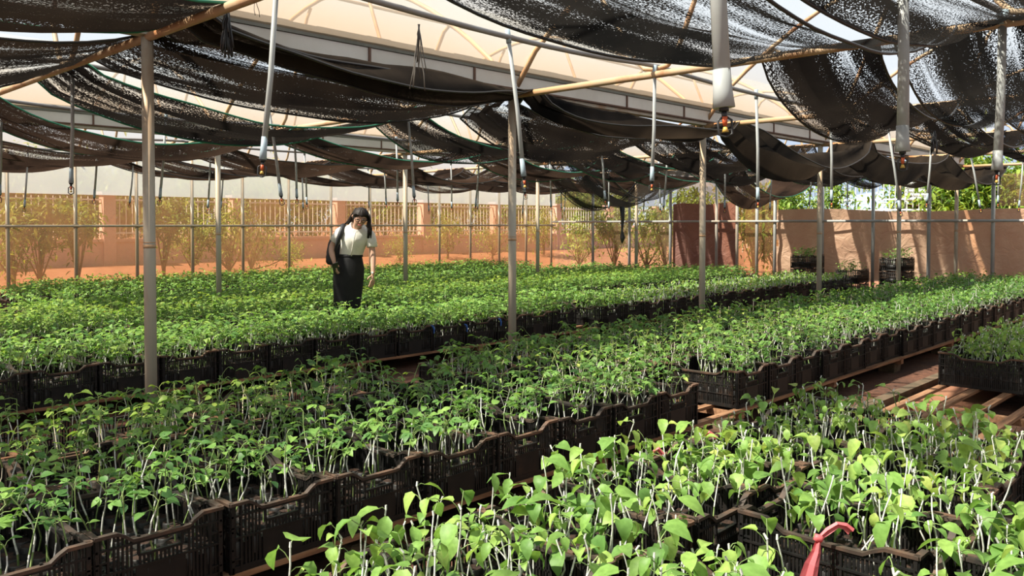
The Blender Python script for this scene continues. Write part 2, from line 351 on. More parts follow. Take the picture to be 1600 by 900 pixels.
t_ = sheet('tarpaulin', (UEND - 0.05, 8.62), (UEND - 0.05, -5.4), 0.28, 1.66, M['tarp_brown'], n=90, nz=14, wob=0.09, kind=False, top=lambda s: 0.07 - 0.16 * s + 0.03 * math.sin(s * 23))
tag(t_, 'long wrinkled brown tarpaulin tied along the lower half of the far end wall', 'tarpaulin')
t_ = sheet('tarpaulin', (UEND - 0.07, 11.25), (UEND - 0.07, 9.5), 0.3, 1.90, M['tarp_purple'], n=24, nz=16, wob=0.03, kind=False, seed=4, top=lambda s: 0.02 * math.sin(9 * s))
tag(t_, 'upright maroon tarpaulin sheet hung in front of the far corner door', 'tarpaulin')

# ---------------------------------------------------------------- posts
def pipe_post(name, label, cat, u, p, r=0.034, h=2.5, group=None, z0=0.0, collar=True):
    t = thing(name, label, cat, W(u, p, z0), RZ, group)
    mb = MB(); mb.tube([(0, 0, 0), (0, 0, h)], r, 14); mb.build('pipe', M['galv'], t, True)
    if collar:
        mb = MB(); mb.tube([(0, 0, 1.28), (0, 0, 1.30)], r + 0.002, 14); mb.tube([(0, 0, 1.31), (0, 0, 1.315)], r + 0.0015, 14); mb.build('weld_seam', M['galv_rust'], t, True)
        mb = MB(); mb.tube([(0, 0, 0), (0, 0, 0.07)], 0.09, 12); mb.build('concrete_footing', M['concrete'], t, True)
    return t
for k in range(-3, 6):
    u = U0 + DU * k
    lab = {0: 'tall steel post nearest the camera, standing in the aisle on the left', 1: 'steel post in the middle, second in the near row of posts',
           2: 'steel post right of the middle, third in the near row', 3: 'steel post, fourth from the left in the near row', 4: 'steel post, fifth from the left in the near row, by the brown tarpaulin',
           5: 'last steel post of the near row, against the brown tarpaulin'}.get(k, 'near-row steel post behind the camera')
    if k >= 0: pipe_post('steel_post', lab, 'post', u, 4.88)
    if k >= 1 and k <= 4:
        pipe_post('steel_post', {1: 'steel post left of the woman, first in the farther row', 2: 'steel post just right of the woman, in the farther row',
                  3: 'steel post in the farther row, behind the middle post', 4: 'steel post in the farther row, beside the sagging net hammock'}.get(k), 'post', u, 10.10)
# side-wall posts and rails
kk = 0
for i in range(-2, 18):
    u = U0 - 0.05 + i * 1.017
    x, y = pix(W(u, PW - .06, 1.4))
    if x < -60 or u > UEND - 0.2: continue
    t = thing('wall_post', '%s slim steel post from the left along the film side wall' % ORD[kk], 'post', W(u, PW - 0.07), RZ); kk += 1
    MB().tube([(0, 0, 0), (0, 0, 2.62)], 0.03, 10).build('pipe', M['galv'], t, True)
    MB().box((0, 0, 1.385), (0.085, 0.075, 0.06)).build('rail_clamp', M['gutter'], t)
t = thing('wall_rail', 'long horizontal steel rail along the film side wall at chest height', 'rail', W(UBACK, PW - 0.12, 1.385), RZ)
MB().tube([(0, 0, 0), (UEND - UBACK - 0.1, 0, 0)], 0.021, 8).build('rail', M['galv'], t, True)
px_list = [929, 986, 1050, 1122, 1154, 1185, 1213, 1287, 1366, 1453, 1553]
for i, x in enumerate(px_list + [1670, 1800]):
    tt = (x - 800) / 1300.0
    p = (UX * (UEND - .1) - tt * UZ * (UEND - .1)) / (UZ + tt * UX)
    t = thing('wall_post', ('%s steel post from the left on the far end wall' % ORD[i]) if i < 11 else '%s end wall post past the right edge' % ORD[i - 11], 'post', W(UEND - 0.17, p), RZ)
    MB().tube([(0, 0, 0), (0, 0, 2.64)], 0.036, 10).build('pipe', M['pvc'], t, True)
t = thing('wall_rail', 'pale horizontal rail across the far end wall over the tarpaulins', 'rail', W(UEND - 0.22, -5.4, 1.48), RZ)
MB().tube([(0, 0, 0), (0, 20.4, 0)], 0.026, 8).build('rail', M['pvc'], t, True)

# ---------------------------------------------------------------- gutters (lip, white fascia, dividers)
for gi, p in enumerate([-0.34, 4.88, 10.10]):
    t = thing('roof_gutter', ['roof gutter above the camera side', 'long roof gutter with white fascia above the near row of posts', 'roof gutter with white fascia above the farther row of posts'][gi], 'gutter', W(UBACK, p, 0), RZ)
    L = UEND - UBACK
    mb = MB(); n = 120
    for i in range(n):
        za = 0.012 * noise.noise(Vector((i * 0.7, gi, 0)))
        mb.box((L * (i + .5) / n, 0, 2.70 + za / 2), (L / n, 0.17, 0.075 + za))
    mb.build('gutter_lip', M['gutter'], t)
    MB().box((L / 2, -0.068, 2.602), (L, 0.012, 0.115)).box((L / 2, 0.068, 2.602), (L, 0.012, 0.115)).build('fascia', M['fascia'], t)
    MB().box((L / 2, -0.07, 2.545), (L, 0.02, 0.014)).box((L / 2, 0.07, 2.545), (L, 0.02, 0.014)).build('lower_strip', M['brown'], t)
    MB().box((L / 2, 0, 2.522), (L, 0.10, 0.03)).build('support_channel', M['galv'], t)
    i = 0
    u = U0 - 9.15 + 0.5
    while u < UEND:
        if (i % 3): MB().box((u - UBACK, -0.08, 2.60), (0.018, 0.012, 0.12)).box((u - UBACK, 0.08, 2.60), (0.018, 0.012, 0.12)).build('divider', M['brown'], t)
        u += 1.017; i += 1

# ---------------------------------------------------------------- roof trusses: chord, arch pipe, two bent V braces
trn = {}
for k in range(-2, 6):
    u = min(U0 + DU * k, UEND - 0.3)
    for bi in range(1, 4):
        p0, p1 = ROWP[bi], ROWP[bi + 1]; Wd = p1 - p0
        if k < -1 and bi > 1: continue
        bay = ['', 'the nearest roof bay', 'the middle roof bay', 'the farthest roof bay'][bi]
        t = thing('roof_truss', 'rusty pipe roof truss in %s, %s along the house' % (bay, ORD[k + 2]), 'truss', W(u, p0, 0), RZ)
        MB().tube([(0, 0.02, CHZ), (0, Wd - 0.02, CHZ)], 0.026, 10).build('chord', M['galv_rust'], t, True)
        pts = [(0, Wd * j / 20, roofz(j / 20) - 0.06) for j in range(21)]; pts[0] = (0, 0.0, 2.5); pts[-1] = (0, Wd, 2.5)
        MB().tube(pts, 0.022, 8).build('arch_pipe', M['galv_rust'], t, True)
        for s in (0, 1):
            f = (lambda y: y) if s == 0 else (lambda y: Wd - y)
            za = lambda y: roofz(y / Wd) - 0.06
            c = 1.42
            pl = [(0.03, f(c - 0.72), za(c - 0.72) - 0.02), (0.03, f(c - 0.60), za(c - 0.66) + 0.01), (0.03, f(c - 0.52), za(c - 0.6) - 0.08), (0.03, f(c - 0.17), CHZ + 0.13), (0.03, f(c - 0.1), CHZ + 0.06), (0.03, f(c), CHZ + 0.045), (0.03, f(c + 0.1), CHZ + 0.06),
                  (0.03, f(c + 0.17), CHZ + 0.13), (0.03, f(c + 0.62), za(c + 0.62) - 0.10), (0.03, f(c + 0.70), za(c + 0.70) - 0.01)]
            MB().tube(pl, 0.018, 8).build('brace', M['galv_rust'], t, True)
for i, (p, z) in enumerate([(2.27, roofz(.5) - 0.1), (7.49, roofz(.5) - 0.1), (12.6, roofz(.5) - 0.1)]):
    t = thing('roof_purlin', 'straight ridge pipe under the film of the %s roof bay' % ['nearest', 'middle', 'farthest'][i], 'pipe', W(UBACK, p, z), RZ)
    MB().tube([(0, 0, 0), (UEND - UBACK - .1, 0, 0)], 0.018, 8).build('pipe', M['galv_rust'], t, True)

# ---------------------------------------------------------------- irrigation lines and hanging sprinklers
def at(x, y, Z): return Vector(((x - 800) * Z / 1300, Z, CAMH + (350 - y) * Z / 1300))
def irr(p, lab, sag=0.05):
    t = thing('irrigation_pipe', lab, 'pipe', W(UBACK, p, 0), RZ)
    pts = []
    n = 96
    for i in range(n + 1):
        u = UBACK + 0.3 + (UEND - 0.6 - UBACK) * i / n
        f = ((u - U0) / DU) % 1.0
        pts.append((u - UBACK, 0.02 * math.sin(u * 1.7), 2.545 + 0.03 - sag * 4 * f * (1 - f)))
    MB().tube(pts, 0.017, 8).build('pipe', M['pvc_line'], t, True)
LINES = [(3.45, 0.0), (1.22, 0.0), (6.4, 0.1), (8.7, 0.25), (11.3, 0.5), (13.6, 0.35)]
LN = ['nearest the gutter', 'over the foreground bench', 'left of the gutter in the middle bay', 'deeper in the middle bay', 'in the farthest bay', 'beside the film side wall']
for (p, o), n_ in zip(LINES, LN): irr(p, 'grey irrigation pipe running lengthwise, the one ' + n_)
def sprinkler(top, bot, r, label, group=None, big=False):
    t = thing('hanging_sprinkler', label, 'sprinkler', (top.x, top.y, top.z), 0, group)
    d = bot - top; L = d.length; dn = d.normalized(); side = dn.cross(Vector((0, 1, 0))).normalized(); fw = side.cross(dn)
    P = lambda s, a=0, c=0: dn * s + side * a + fw * c
    mid = P(L * 0.5, 0.006, 0)
    MB().tube([P(0), mid, P(L - 0.10)], [r, r, r * 1.1], 10).build('drop_tube', M['pvc'], t, True)
    MB().tube([P(-0.03), P(0.05)], r * 1.3, 10).build('top_coupling', M['pvc_blue'], t, True)
    MB().tube([P(L - 0.16), P(L - 0.10), P(L - 0.055)], [r * 1.12, r * 1.2, r * 1.4], 14).build('weight_sleeve', M['pvc_blue'] if not big else M['pvc'], t, True)
    h = MB(); h.tube([P(L - 0.06), P(L - 0.045)], 0.014, 8); h.tube([P(L - 0.045), P(L - 0.025)], 0.008, 8)
    hd = h.build('sprinkler_head', M['black_plastic'], t, True)
    w_ = 0.019
    fr = MB(); fr.tube([P(L - 0.03, 0.004), P(L - 0.02, w_), P(L + 0.018, w_), P(L + 0.025, 0.004), P(L + 0.025, -0.004), P(L + 0.018, -w_), P(L - 0.02, -w_), P(L - 0.03, -0.004)], 0.0035, 6)
    fr.build('bridge', M['black_plastic'], hd, True)
    MB().tube([P(L - 0.03), P(L - 0.005)], [0.009, 0.006], 8).build('nozzle', M['orange_plastic'], hd, True)
    MB().tube([P(L - 0.002), P(L + 0.012)], [0.005, 0.010], 8).build('spinner', M['yellow_plastic'], hd, True)
    return t
NEAR = {(0, 0): (410, 268), (0, 1): (820, 290), (0, 2): (1018, 295), (0, 3): (1184, 322), (0, 4): (1299, 322), (0, 5): (1407, 335), (0, 6): (1447, 322), (0, 7): (1532, 330),
        (1, 0): (1132, 200), (1, 1): (1409, 258), (1, 2): (1556, 282), (2, 0): (112, 298), (2, 1): (441, 316), (2, 2): (648, 316), (2, 3): (821, 308), (2, 4): (946, 318)}
NAMES = {(0, 0): 'thin grey hanging sprinkler, leaning, left of the woman and closest in its line', (0, 1): 'hanging sprinkler in front of the middle post', (0, 2): 'hanging sprinkler between the middle post and the next one right',
         (1, 0): 'thick grey hanging sprinkler dropping from the top edge, with red and yellow nozzle', (1, 1): 'long thick hanging sprinkler at upper right, before the black netting', (1, 2): 'hanging sprinkler nearest the right edge, with thick grey tube',
         (2, 0): 'leaning hanging sprinkler left of the nearest post'}
for li, (p, o) in enumerate(LINES):
    for k in range(0, 11):
        u = U0 + o + 1.525 * k
        if u > UEND - 0.5: continue
        top = W(u, p, 2.54)
        x, y = pix(top)
        if x < -20 or x > 1650: continue
        if (li, k) in NEAR:
            bx, by = NEAR[(li, k)]; bot = at(bx, by, top.y)
        else:
            bot = Vector((top.x + random.uniform(-.07, .07), top.y + random.uniform(-.08, .08), random.uniform(1.60, 1.74)))
        lab = NAMES.get((li, k), '%s hanging sprinkler from left on pipe %s' % (ORD[k], LN[li]))
        r = 0.022 if li == 1 else 0.0125
        sprinkler(top, bot, r, lab, None, li == 1)

# ---------------------------------------------------------------- shade nets draped over the chords
def net(label, spans, m, nw=14, fold=0.02, pleats=5, seed=0, cord=None, wscale=1.0, name='shade_net', zoff=0.03):
    """spans: (k, pa0, pb0, pa1, pb1, sagA, sagB)"""
    ns = 22; vs = []; uvs = []; rnd = random.Random(seed); ph = [rnd.uniform(0, 6) for _ in range(6)]
    edgeB = []; edgeA = []; first = True; tot = 0
    for si, (k, pa0, pb0, pa1, pb1, sA, sB) in enumerate(spans):
        for i in range(ns):
            if si > 0 and i == 0: continue
            s = i / (ns - 1); u = U0 + DU * (k + s)
            q = 4 * s * (1 - s)
            for j in range(nw):
                t = j / (nw - 1)
                pa = pa0 + (pa1 - pa0) * s; pb = pb0 + (pb1 - pb0) * s
                p = pa + (pb - pa) * t + 0.03 * math.sin(u * 2.1 + ph[0]) + 0.025 * math.sin(t * pleats * 6.28 + ph[4]) * (1 - q * .5)
                sg = sA + (sB - sA) * t + 0.05 * math.sin(t * 5 + ph[1] + si)
                z = CHZ + zoff - q ** 0.85 * sg - fold * (0.25 + 0.75 * (1 - q)) * abs(math.sin(t * PI * pleats + ph[2] + 0.8 * math.sin(u * 1.3 + ph[3]))) - fold * 1.2 * q * math.sin(t * PI * pleats * 0.8 + u * 1.1 + ph[5]) \
                    + 0.02 * noise.noise(Vector((u * 1.6, t * 4, seed)))
                if q < 0.05 and z < CHZ + 0.028: z = CHZ + 0.028
                v = W(u + 0.06 * math.sin(t * 4 + ph[1]) * q, p, z); vs.append(v); uvs.append((u, (pb0 - pa0) * t * wscale))
                if j == nw - 1: edgeB.append(v)
                if j == 0: edgeA.append(v)
    n_u = len(vs) // nw
    root = thing(name, label, 'shade net', tuple(W(U0 + DU * spans[0][0], spans[0][1], CHZ)), 0)
    o0 = Vector(root.location)
    me = uvmesh('cloth', [v - o0 for v in vs], n_u, nw, uvs, m)
    link('cloth', me, root)
    hem = MB(); hem.tube([v - o0 + Vector((0, 0, -.004)) for v in edgeA], 0.008, 6); hem.tube([v - o0 + Vector((0, 0, -.004)) for v in edgeB], 0.008, 6)
    hem.build('hem', M['green_cord'] if cord else M['black_plastic'], root, True)
    return root
net('black shade net in the top left corner, with green edge cord, before the near truss', [(-1, 3.7, 4.3, 3.95, 4.72, .10, .20)], M['net_black'], seed=1, cord=True, fold=.03)
net('black shade net hanging far left above the leaning sprinkler', [(-1, 4.98, 7.4, 4.98, 6.7, .20, .34)], M['net_black'], seed=2, fold=.03, nw=26, pleats=8)
net('large dark shade net swag between the nearest and the middle post, under the gutter', [(0, 4.2, 5.85, 4.72, 5.3, .13, .22), (1, 4.95, 5.7, 5.0, 6.0, .24, .42), (2, 5.0, 6.0, 5.0, 6.0, .3, .4), (3, 5, 6, 5, 6.1, .35, .45), (4, 5, 6.1, 5, 6, .35, .4)], M['net_black'], seed=3, fold=.04, nw=30, pleats=6)
net('dusty shade net with green edge cord, first swag left of the nearest post', [(0, 5.95, 6.95, 6.15, 6.95, .26, .42), (1, 6.15, 6.95, 6.3, 7.2, .26, .40), (2, 6.3, 7.2, 6.4, 7.2, .3, .42), (3, 6.4, 7.2, 6.4, 7.2, .3, .4), (4, 6.4, 7.2, 6.4, 7.2, .3, .3)], M['net_black'], seed=4, cord=True, fold=.035, nw=20)
net('dusty shade net swagged through the middle bay, third strip back', [(-1, 8, 9, 8, 9, .3, .3), (0, 7.9, 9.1, 8.2, 9.0, .36, .44), (1, 8.2, 9.0, 8.0, 8.9, .30, .4), (2, 8, 8.9, 8, 8.7, .3, .45), (3, 8, 8.7, 7.7, 8.4, .3, .4), (4, 7.7, 8.4, 7.5, 8.6, .6, .75)], M['net_brown'], seed=5, fold=.03, cord=True, nw=20)
net('dusty shade net in the farthest bay, strip next to the farther posts', [(0, 10.3, 11.5, 10.3, 11.4, .3, .34), (1, 10.3, 11.4, 10.3, 11.3, .3, .42), (2, 10.3, 11.3, 10.3, 11.3, .36, .42), (3, 10.3, 11.3, 10.3, 11.4, .3, .45), (4, 10.3, 11.4, 10.3, 11.4, .3, .4)], M['net_brown'], seed=6, fold=.03, nw=20)
net('dusty shade net in the farthest bay, middle strip', [(0, 12, 12.9, 12, 12.9, .26, .3), (1, 12, 12.9, 12, 12.8, .3, .32), (2, 12, 12.8, 12, 12.8, .3, .36), (3, 12, 12.8, 12, 12.8, .3, .36), (4, 12, 12.8, 12, 12.8, .3, .3)], M['net_brown'], seed=7, fold=.03, nw=18)
net('dusty shade net in the farthest bay, strip along the film side wall', [(0, 13.5, 14.5, 13.5, 14.4, .24, .3), (1, 13.5, 14.4, 13.5, 14.4, .28, .3), (2, 13.5, 14.4, 13.4, 14.4, .28, .34), (3, 13.4, 14.4, 13.4, 14.4, .28, .34), (4, 13.4, 14.4, 13.4, 14.4, .3, .3)], M['net_brown'], seed=8, fold=.03, nw=18)
net('rolled and folded black shade net slung along the near side of the gutter', [(1, 4.55, 4.80, 4.40, 4.70, .20, .26), (2, 4.2, 4.70, 4.15, 4.7, .34, .44), (3, 4.15, 4.7, 4.1, 4.7, .36, .46), (4, 4.1, 4.7, 4.0, 4.7, .34, .42)], M['net_dense'], seed=9, fold=.09, pleats=3, nw=22)
net('broad black shade net crossing the top of the picture right of the middle', [(0, 1.45, 2.75, 1.5, 2.66, .30, .16)], M['net_open'], seed=10, fold=.02, nw=20)
net('black shade net in the top right corner above the broad strip', [(0, .55, 1.38, .7, 1.42, .12, .22)], M['net_open'], seed=11, fold=.03, nw=18)
net('black shade net sagging low behind the thick sprinkler at upper right', [(1, 1.85, 2.6, 2.25, 3.0, .36, .40), (2, 2.25, 3.0, 2.3, 2.9, .34, .3), (3, 2.3, 2.9, 2.3, 2.8, .3, .3)], M['net_black'], seed=12, fold=.025, nw=18)
net('pale open shade net sagging at the right edge', [(1, 1.0, 1.78, 1.1, 2.0, .36, .34), (2, 1.1, 2.0, 1.3, 2.0, .3, .3), (3, 1.3, 2, 1.3, 2, .3, .3)], M['net_open'], seed=13, fold=.025, nw=18)
net('black shade net strip at the far right, mostly past the picture edge', [(1, .2, .9, .3, .95, .3, .34), (2, .3, .95, .3, 1.0, .3, .3)], M['net_black'], seed=14, fold=.03, nw=18)
net('sheer shade net hanging low like a hammock beyond the middle posts', [(3, 8.75, 10.0, 8.8, 10.0, .62, .86)], M['net_open'], seed=15, fold=.03, nw=20)
net('thick rolled shade net along the upper edge of the large left swag', [(0, 4.12, 4.45, 4.62, 4.8, .10, .15)], M['net_dense'], seed=16, fold=.06, nw=14, pleats=2)
# loose ends
def strands(name, label, cat, loc, L, n, m, spread=0.03, r=0.004, seed=0):
    rnd = random.Random(seed); mb = MB()
    for i in range(n):
        a = rnd.uniform(0, 6.28); l = L * rnd.uniform(.5, 1); s = rnd.uniform(.3, 1) * spread
        pts = [Vector((0, 0, 0)) + Vector((math.cos(a) * s * q + rnd.uniform(-.006, .006), math.sin(a) * s * q, -l * q)) for q in (0, .25, .5, .75, 1)]
        mb.tube(pts, r, 5)
    return tag(mb.build(name, m, None, True, loc), label, cat)
mb = MB(); mb.tube([(0, 0, 0.02), (.01, 0, -.2), (0, 0.01, -.42), (.01, 0, -.55), (0, 0, -.66)], [.05, .035, .022, .05, .008], 8)
tag(mb.build('net_tail', M['net_dense'] if False else M['black_plastic'], None, True, at(972, 325, 15.4)), 'twisted dark net tail dangling with a knot under the net hammock', 'net tail')
strands('frayed_twine', 'frayed pale twine tied round the irrigation pipe above the gutter', 'twine', at(655, 40, 4.4), .36, 9, M['wire'], .06, .003, 3)
strands('loose_wire', 'thin bent wire dangling at top left beside the sprinkler', 'wire', at(403, -5, 4.6), .2, 2, M['wire'], .07, .002, 4)
strands('net_scrap', 'frayed shade net scrap dangling beside the nearest post', 'net scrap', at(358, 5, 4.3), .29, 26, M['black_plastic'], .04, .005, 5)
strands('net_scrap', 'knotted black net end hanging at the truss behind the thick sprinkler', 'net scrap', at(1458, 205, 7.4), .22, 10, M['black_plastic'], .05, .006, 6)
# ---------------------------------------------------------------- crates
HX, HY, CH = 0.2185, 0.302, 0.26
BZ = 0.15                                   # crate base height
def rimz(t):
    t = abs(t)
    if t > 0.66: return CH
    if t < 0.42: return CH - 0.034
    q = (t - 0.42) / 0.24; return CH - 0.034 * (1 - (3 * q * q - 2 * q ** 3))
def wall_mb(half, axis, sgn, off, short, detail=2):
    mb = MB()
    def P(t, z, d=0.0):                      # t along the wall, z up, d outward
        o = sgn * (off + d)
        return (t, o, z) if axis == 'x' else (o, t, z)
    def bar(t0, t1, z0, z1, th=0.006, d=-0.004):
        c = P((t0 + t1) / 2, (z0 + z1) / 2, d); L = t1 - t0
        mb.box(c, (L, th, z1 - z0) if axis == 'x' else (th, L, z1 - z0))
    h = half
    bar(-h, h, 0.0, 0.024, .008)
    for z in ([0.085, 0.150] if not short else [0.125]): bar(-h, h, z, z + 0.007, 0.010, -.001)
    bar(-h, h, 0.205, 0.213, 0.010, -.001)
    for s in (-1, 1):                        # corner columns with ribs
        bar(s * h - (0.012 if s > 0 else 0), s * h + (0.012 if s < 0 else 0), 0, CH - .01, .012)
        bar(s * (h - 0.045) - .004, s * (h - 0.045) + .004, 0, CH - .012, .012)
        if detail > 1:
            for z in (0.045, 0.165): bar(min(s * h, s * (h - .045)), max(s * h, s * (h - .045)), z, z + .006, .010)
            bar(s * (h - 0.024) - .003, s * (h - 0.024) + .003, 0, CH - .015, .004, -.006)
    if short:
        bar(-0.085, 0.085, 0.024, 0.125, .005)          # label plate
        bar(-0.075, 0.075, 0.205, 0.213, .012)
        bar(-0.078, -0.070, 0.165, 0.232, .010); bar(0.070, 0.078, 0.165, 0.232, .010)
        bar(-0.075, 0.075, 0.160, 0.168, .012)
        ts = [s * x for s in (-1, 1) for x in (0.098, 0.112, 0.126, 0.140, 0.154)]
        for t in ts: bar(t - .0035, t + .0035, 0.02, rimz(t / h) - .008, .005)
        for i in range(11): t = -.07 + .014 * i; bar(t - .0035, t + .0035, 0.13, .162, .005)
    else:
        for i in range(1, 5): t = -h + 2 * h * i / 5; bar(t - .004, t + .004, 0, rimz(t / h) - .004, .012)
        n = 38 if detail > 1 else 20
        for i in range(n):
            t = -h + .05 + (2 * h - .1) * i / (n - 1); bar(t - .0042, t + .0042, 0.02, rimz(t / h) - .008, .004)
    return mb
def rim_mb(n=18):
    mb = MB()
    for axis, half, off in (('x', HX, HY), ('y', HY, HX)):
        for sgn in (-1, 1):
            rings = []
            for i in range(n + 1):
                t = -1 + 2 * i / n; z = rimz(t); q = t * half
                a = [(off - .016, z - .012), (off + .004, z - .012), (off + .006, z), (off - .016, z)]
                rings.append([((q, sgn * o, zz) if axis == 'x' else (sgn * o, q, zz)) for o, zz in a])
            mb.loft(rings)
    return mb
base_mb = MB().box((0, 0, .008), (2 * HX - .01, 2 * HY - .01, .008))
CR_FULL = [('rim', rim_mb().mesh('crate_rim', M['crate_rim'])), ('base', base_mb.mesh('crate_base', M['crate']))]
for s in (-1, 1):
    CR_FULL.append(('end_wall', wall_mb(HX, 'x', s, HY - .006, True).mesh('crate_end_wall', M['crate'])))
    CR_FULL.append(('side_wall', wall_mb(HY, 'y', s, HX - .006, False).mesh('crate_side_wall', M['crate'])))
cm = MB()
for s in (-1, 1):
    for w_ in (wall_mb(HX, 'x', s, HY - .006, True, 1), wall_mb(HY, 'y', s, HX - .006, False, 1)): cm.add(w_.v, w_.f, 0)
cm.add(base_mb.v, base_mb.f, 0); rr_ = rim_mb(10); cm.add(rr_.v, rr_.f, 1)
CR_SIMPLE = cm.mesh('plastic_crate', [M['crate'], M['crate_rim']])
fm = MB()                                     # far crate: fewer bars
for s in (-1, 1):
    for axis, half, off in (('x', HX, HY - .006), ('y', HY, HX - .006)):
        nb = 12 if axis == 'x' else 18
        for i in range(nb + 1):
            t = -half + 2 * half * i / nb; c = (t, s * off, .12) if axis == 'x' else (s * off, t, .12)
            fm.box(c, (.012, .006, .235) if axis == 'x' else (.006, .012, .235))
        for z, hh in ((.012, .024), (.09, .01), (.15, .01), (.208, .01)):
            fm.box((0, s * off, z) if axis == 'x' else (s * off, 0, z), (2 * half, .01, hh) if axis == 'x' else (.01, 2 * half, hh))
    fm.box((0, s * (HY - .006), .07), (.16, .006, .11))
rr_ = rim_mb(6); fm.add(rr_.v, rr_.f, 1)

crates = []                                   # dict(u,p,rz,z, bed, row, idx)
def row_of(bed, row, pc, u0, u1, pitch=.452, jit=.012, skip=(), name=''):
    u = u0 + HX; i = 0
    while u + HX <= u1:
        if not any(a < u < b for a, b in skip):
            crates.append(dict(u=u, p=pc + random.uniform(-jit, jit), rz=random.gauss(0, .008), z=BZ, bed=bed, row=row, idx=i)); i += 1
        u += pitch + abs(random.gauss(0, .004))
# bench 3 (foreground right)
row_of('fore', 0, 1.80, 1.11, 4.90); row_of('fore', 1, 1.15, 1.30, 4.5, skip=((2.3, 2.55),)); row_of('fore', 2, 0.50, 1.42, 4.2)
# same bench, after the gap
row_of('right', 0, 1.80, 7.06, 16.8); row_of('right', 1, 1.165, 7.02, 16.8)
# bench 1 (middle)
row_of('mid', 0, 3.09, .07, 4.75); row_of('mid', 0, 3.12, 5.16, 16.9)
row_of('mid', 1, 3.725, .15, 16.9); row_of('mid', 2, 4.36, .22, 16.9, skip=((3.3, 3.75),))
# bench 2 (behind the first row of posts)
row_of('woman', 0, 6.62, 1.35, 7.75); row_of('woman', 0, 6.56, 8.1, 16.2)
row_of('woman', 1, 7.26, 1.2, 16.2)
row_of('back', 0, 8.47, 2.0, 16.0); row_of('back', 1, 9.10, 2.0, 16.0); row_of('back', 2, 9.72, 2.0, 15.6)
row_of('back', 3, 10.50, 3.0, 15.0); row_of('back', 4, 11.12, 3.0, 15.0); 
row_of('far', 0, 13.0, 3.4, 14.6); row_of('far', 1, 13.63, 3.6, 14.5); row_of('far', 2, 14.26, 4.0, 14.4)
for d in crates: d['loc'] = W(d['u'], d['p'], d['z'])
def vis(d, m=0):
    v = d['loc'];
    if v.y < .5: return False
    x, y = pix(v + Vector((0, 0, .3))); return -120 - m < x < 1720 + m and y < 1150
crates = [d for d in crates if vis(d)]
# a few stray crates by the far end, some stacked
for (x, y, s) in [(1262, 405, 0), (1296, 404, 0), (1332, 412, 0), (1368, 412, 0), (1402, 404, 0), (1438, 412, 0), (1474, 414, 0)]:
    u = 16.72 + random.uniform(-.05, .05); tt = (x - 800) / 1300.0; p = (UX * u - tt * UZ * u) / (UZ + tt * UX); Z = UZ * u + UX * p
    if p < 5.0: continue
    zz = CAMH - (y + 4 - 350) * Z / 1300 - .20
    crates.append(dict(u=u, p=p, rz=PI / 2 + random.uniform(-.06, .06), z=0, lv=3 if y < 409 else 2, bed='stray', row=0, idx=0, loc=W(u, p, 0.05)))
keep = []
for d in crates:
    if d['bed'] == 'stray':
        if any(abs(d['u'] - e['u']) < .50 and abs(d['p'] - e['p']) < .485 for e in keep): continue
        for l in range(d['lv'] - 1): keep.append(dict(d, z=.262 * l, loc=W(d['u'], d['p'], .262 * l), under=True))
        d['loc'] = W(d['u'], d['p'], .262 * (d['lv'] - 1))
    keep.append(d)
crates = keep
crates.sort(key=lambda d: d['loc'].y)
print('crates', len(crates))
BEDTXT = {'fore': 'foreground bench', 'right': 'bench at the right edge', 'mid': 'middle bench', 'woman': 'bench behind near posts', 'back': 'wide bench behind the woman', 'far': 'farthest bench'}
def crate_label(d, occ={}):
    b, r, i = d['bed'], d['row'], d['idx']; g = None
    if b == 'stray':
        occ['s'] = occ.get('s', 0) + 1
        return '%s nearest of the stray stacked black crates by the brown tarpaulin' % ORD[occ['s'] - 1], 'stray crates by the end wall'
    rt = {('fore', 0): 'aisle row', ('fore', 1): 'centre row', ('fore', 2): 'nearest row', ('mid', 0): 'front row', ('mid', 1): 'centre row', ('mid', 2): 'back row',
          ('woman', 0): 'front row', ('woman', 1): 'back row', ('right', 0): 'aisle row', ('right', 1): 'camera-side row', ('far', 0): 'front row', ('far', 1): 'middle row', ('far', 2): 'back row'}.get((b, r), '%s row' % ORD[r])
    key = (b, r); occ[key] = occ.get(key, 0) + 1
    return 'black slatted crate, %s from left in %s of %s' % (ORD[min(occ[key] - 1, 39)], rt, BEDTXT[b]), 'seedling crates on the ' + BEDTXT[b]
far_rest = []
cc = sorted(crates, key=lambda d: d['loc'].y)
for n_, d in enumerate(cc): d['rank'] = n_
order = sorted(crates, key=lambda d: (d['bed'], d['row'], d['u'], d['loc'].z))
for d in order: d['label'], d['group'] = crate_label(d)
cat_c = 'crate'
for d in cc:
    rz = RZ + d['rz']; d['RZ'] = rz
    if d['rank'] < 110:
        root = thing('plastic_crate', d['label'], cat_c, d['loc'], rz, d['group']); d['obj'] = root
        for nm, me in CR_FULL: link(nm, me, root)
    elif d['rank'] < 300:
        o = link('plastic_crate', CR_SIMPLE, None, d['loc'], (0, 0, rz)); tag(o, d['label'], cat_c, d['group'])
    else: far_rest.append(d)
def xf(verts, loc, rz, s=1.0):
    c, s_ = math.cos(rz), math.sin(rz); v = verts * s
    return np.stack([v[:, 0] * c - v[:, 1] * s_ + loc[0], v[:, 0] * s_ + v[:, 1] * c + loc[1], v[:, 2] + loc[2]], 1)
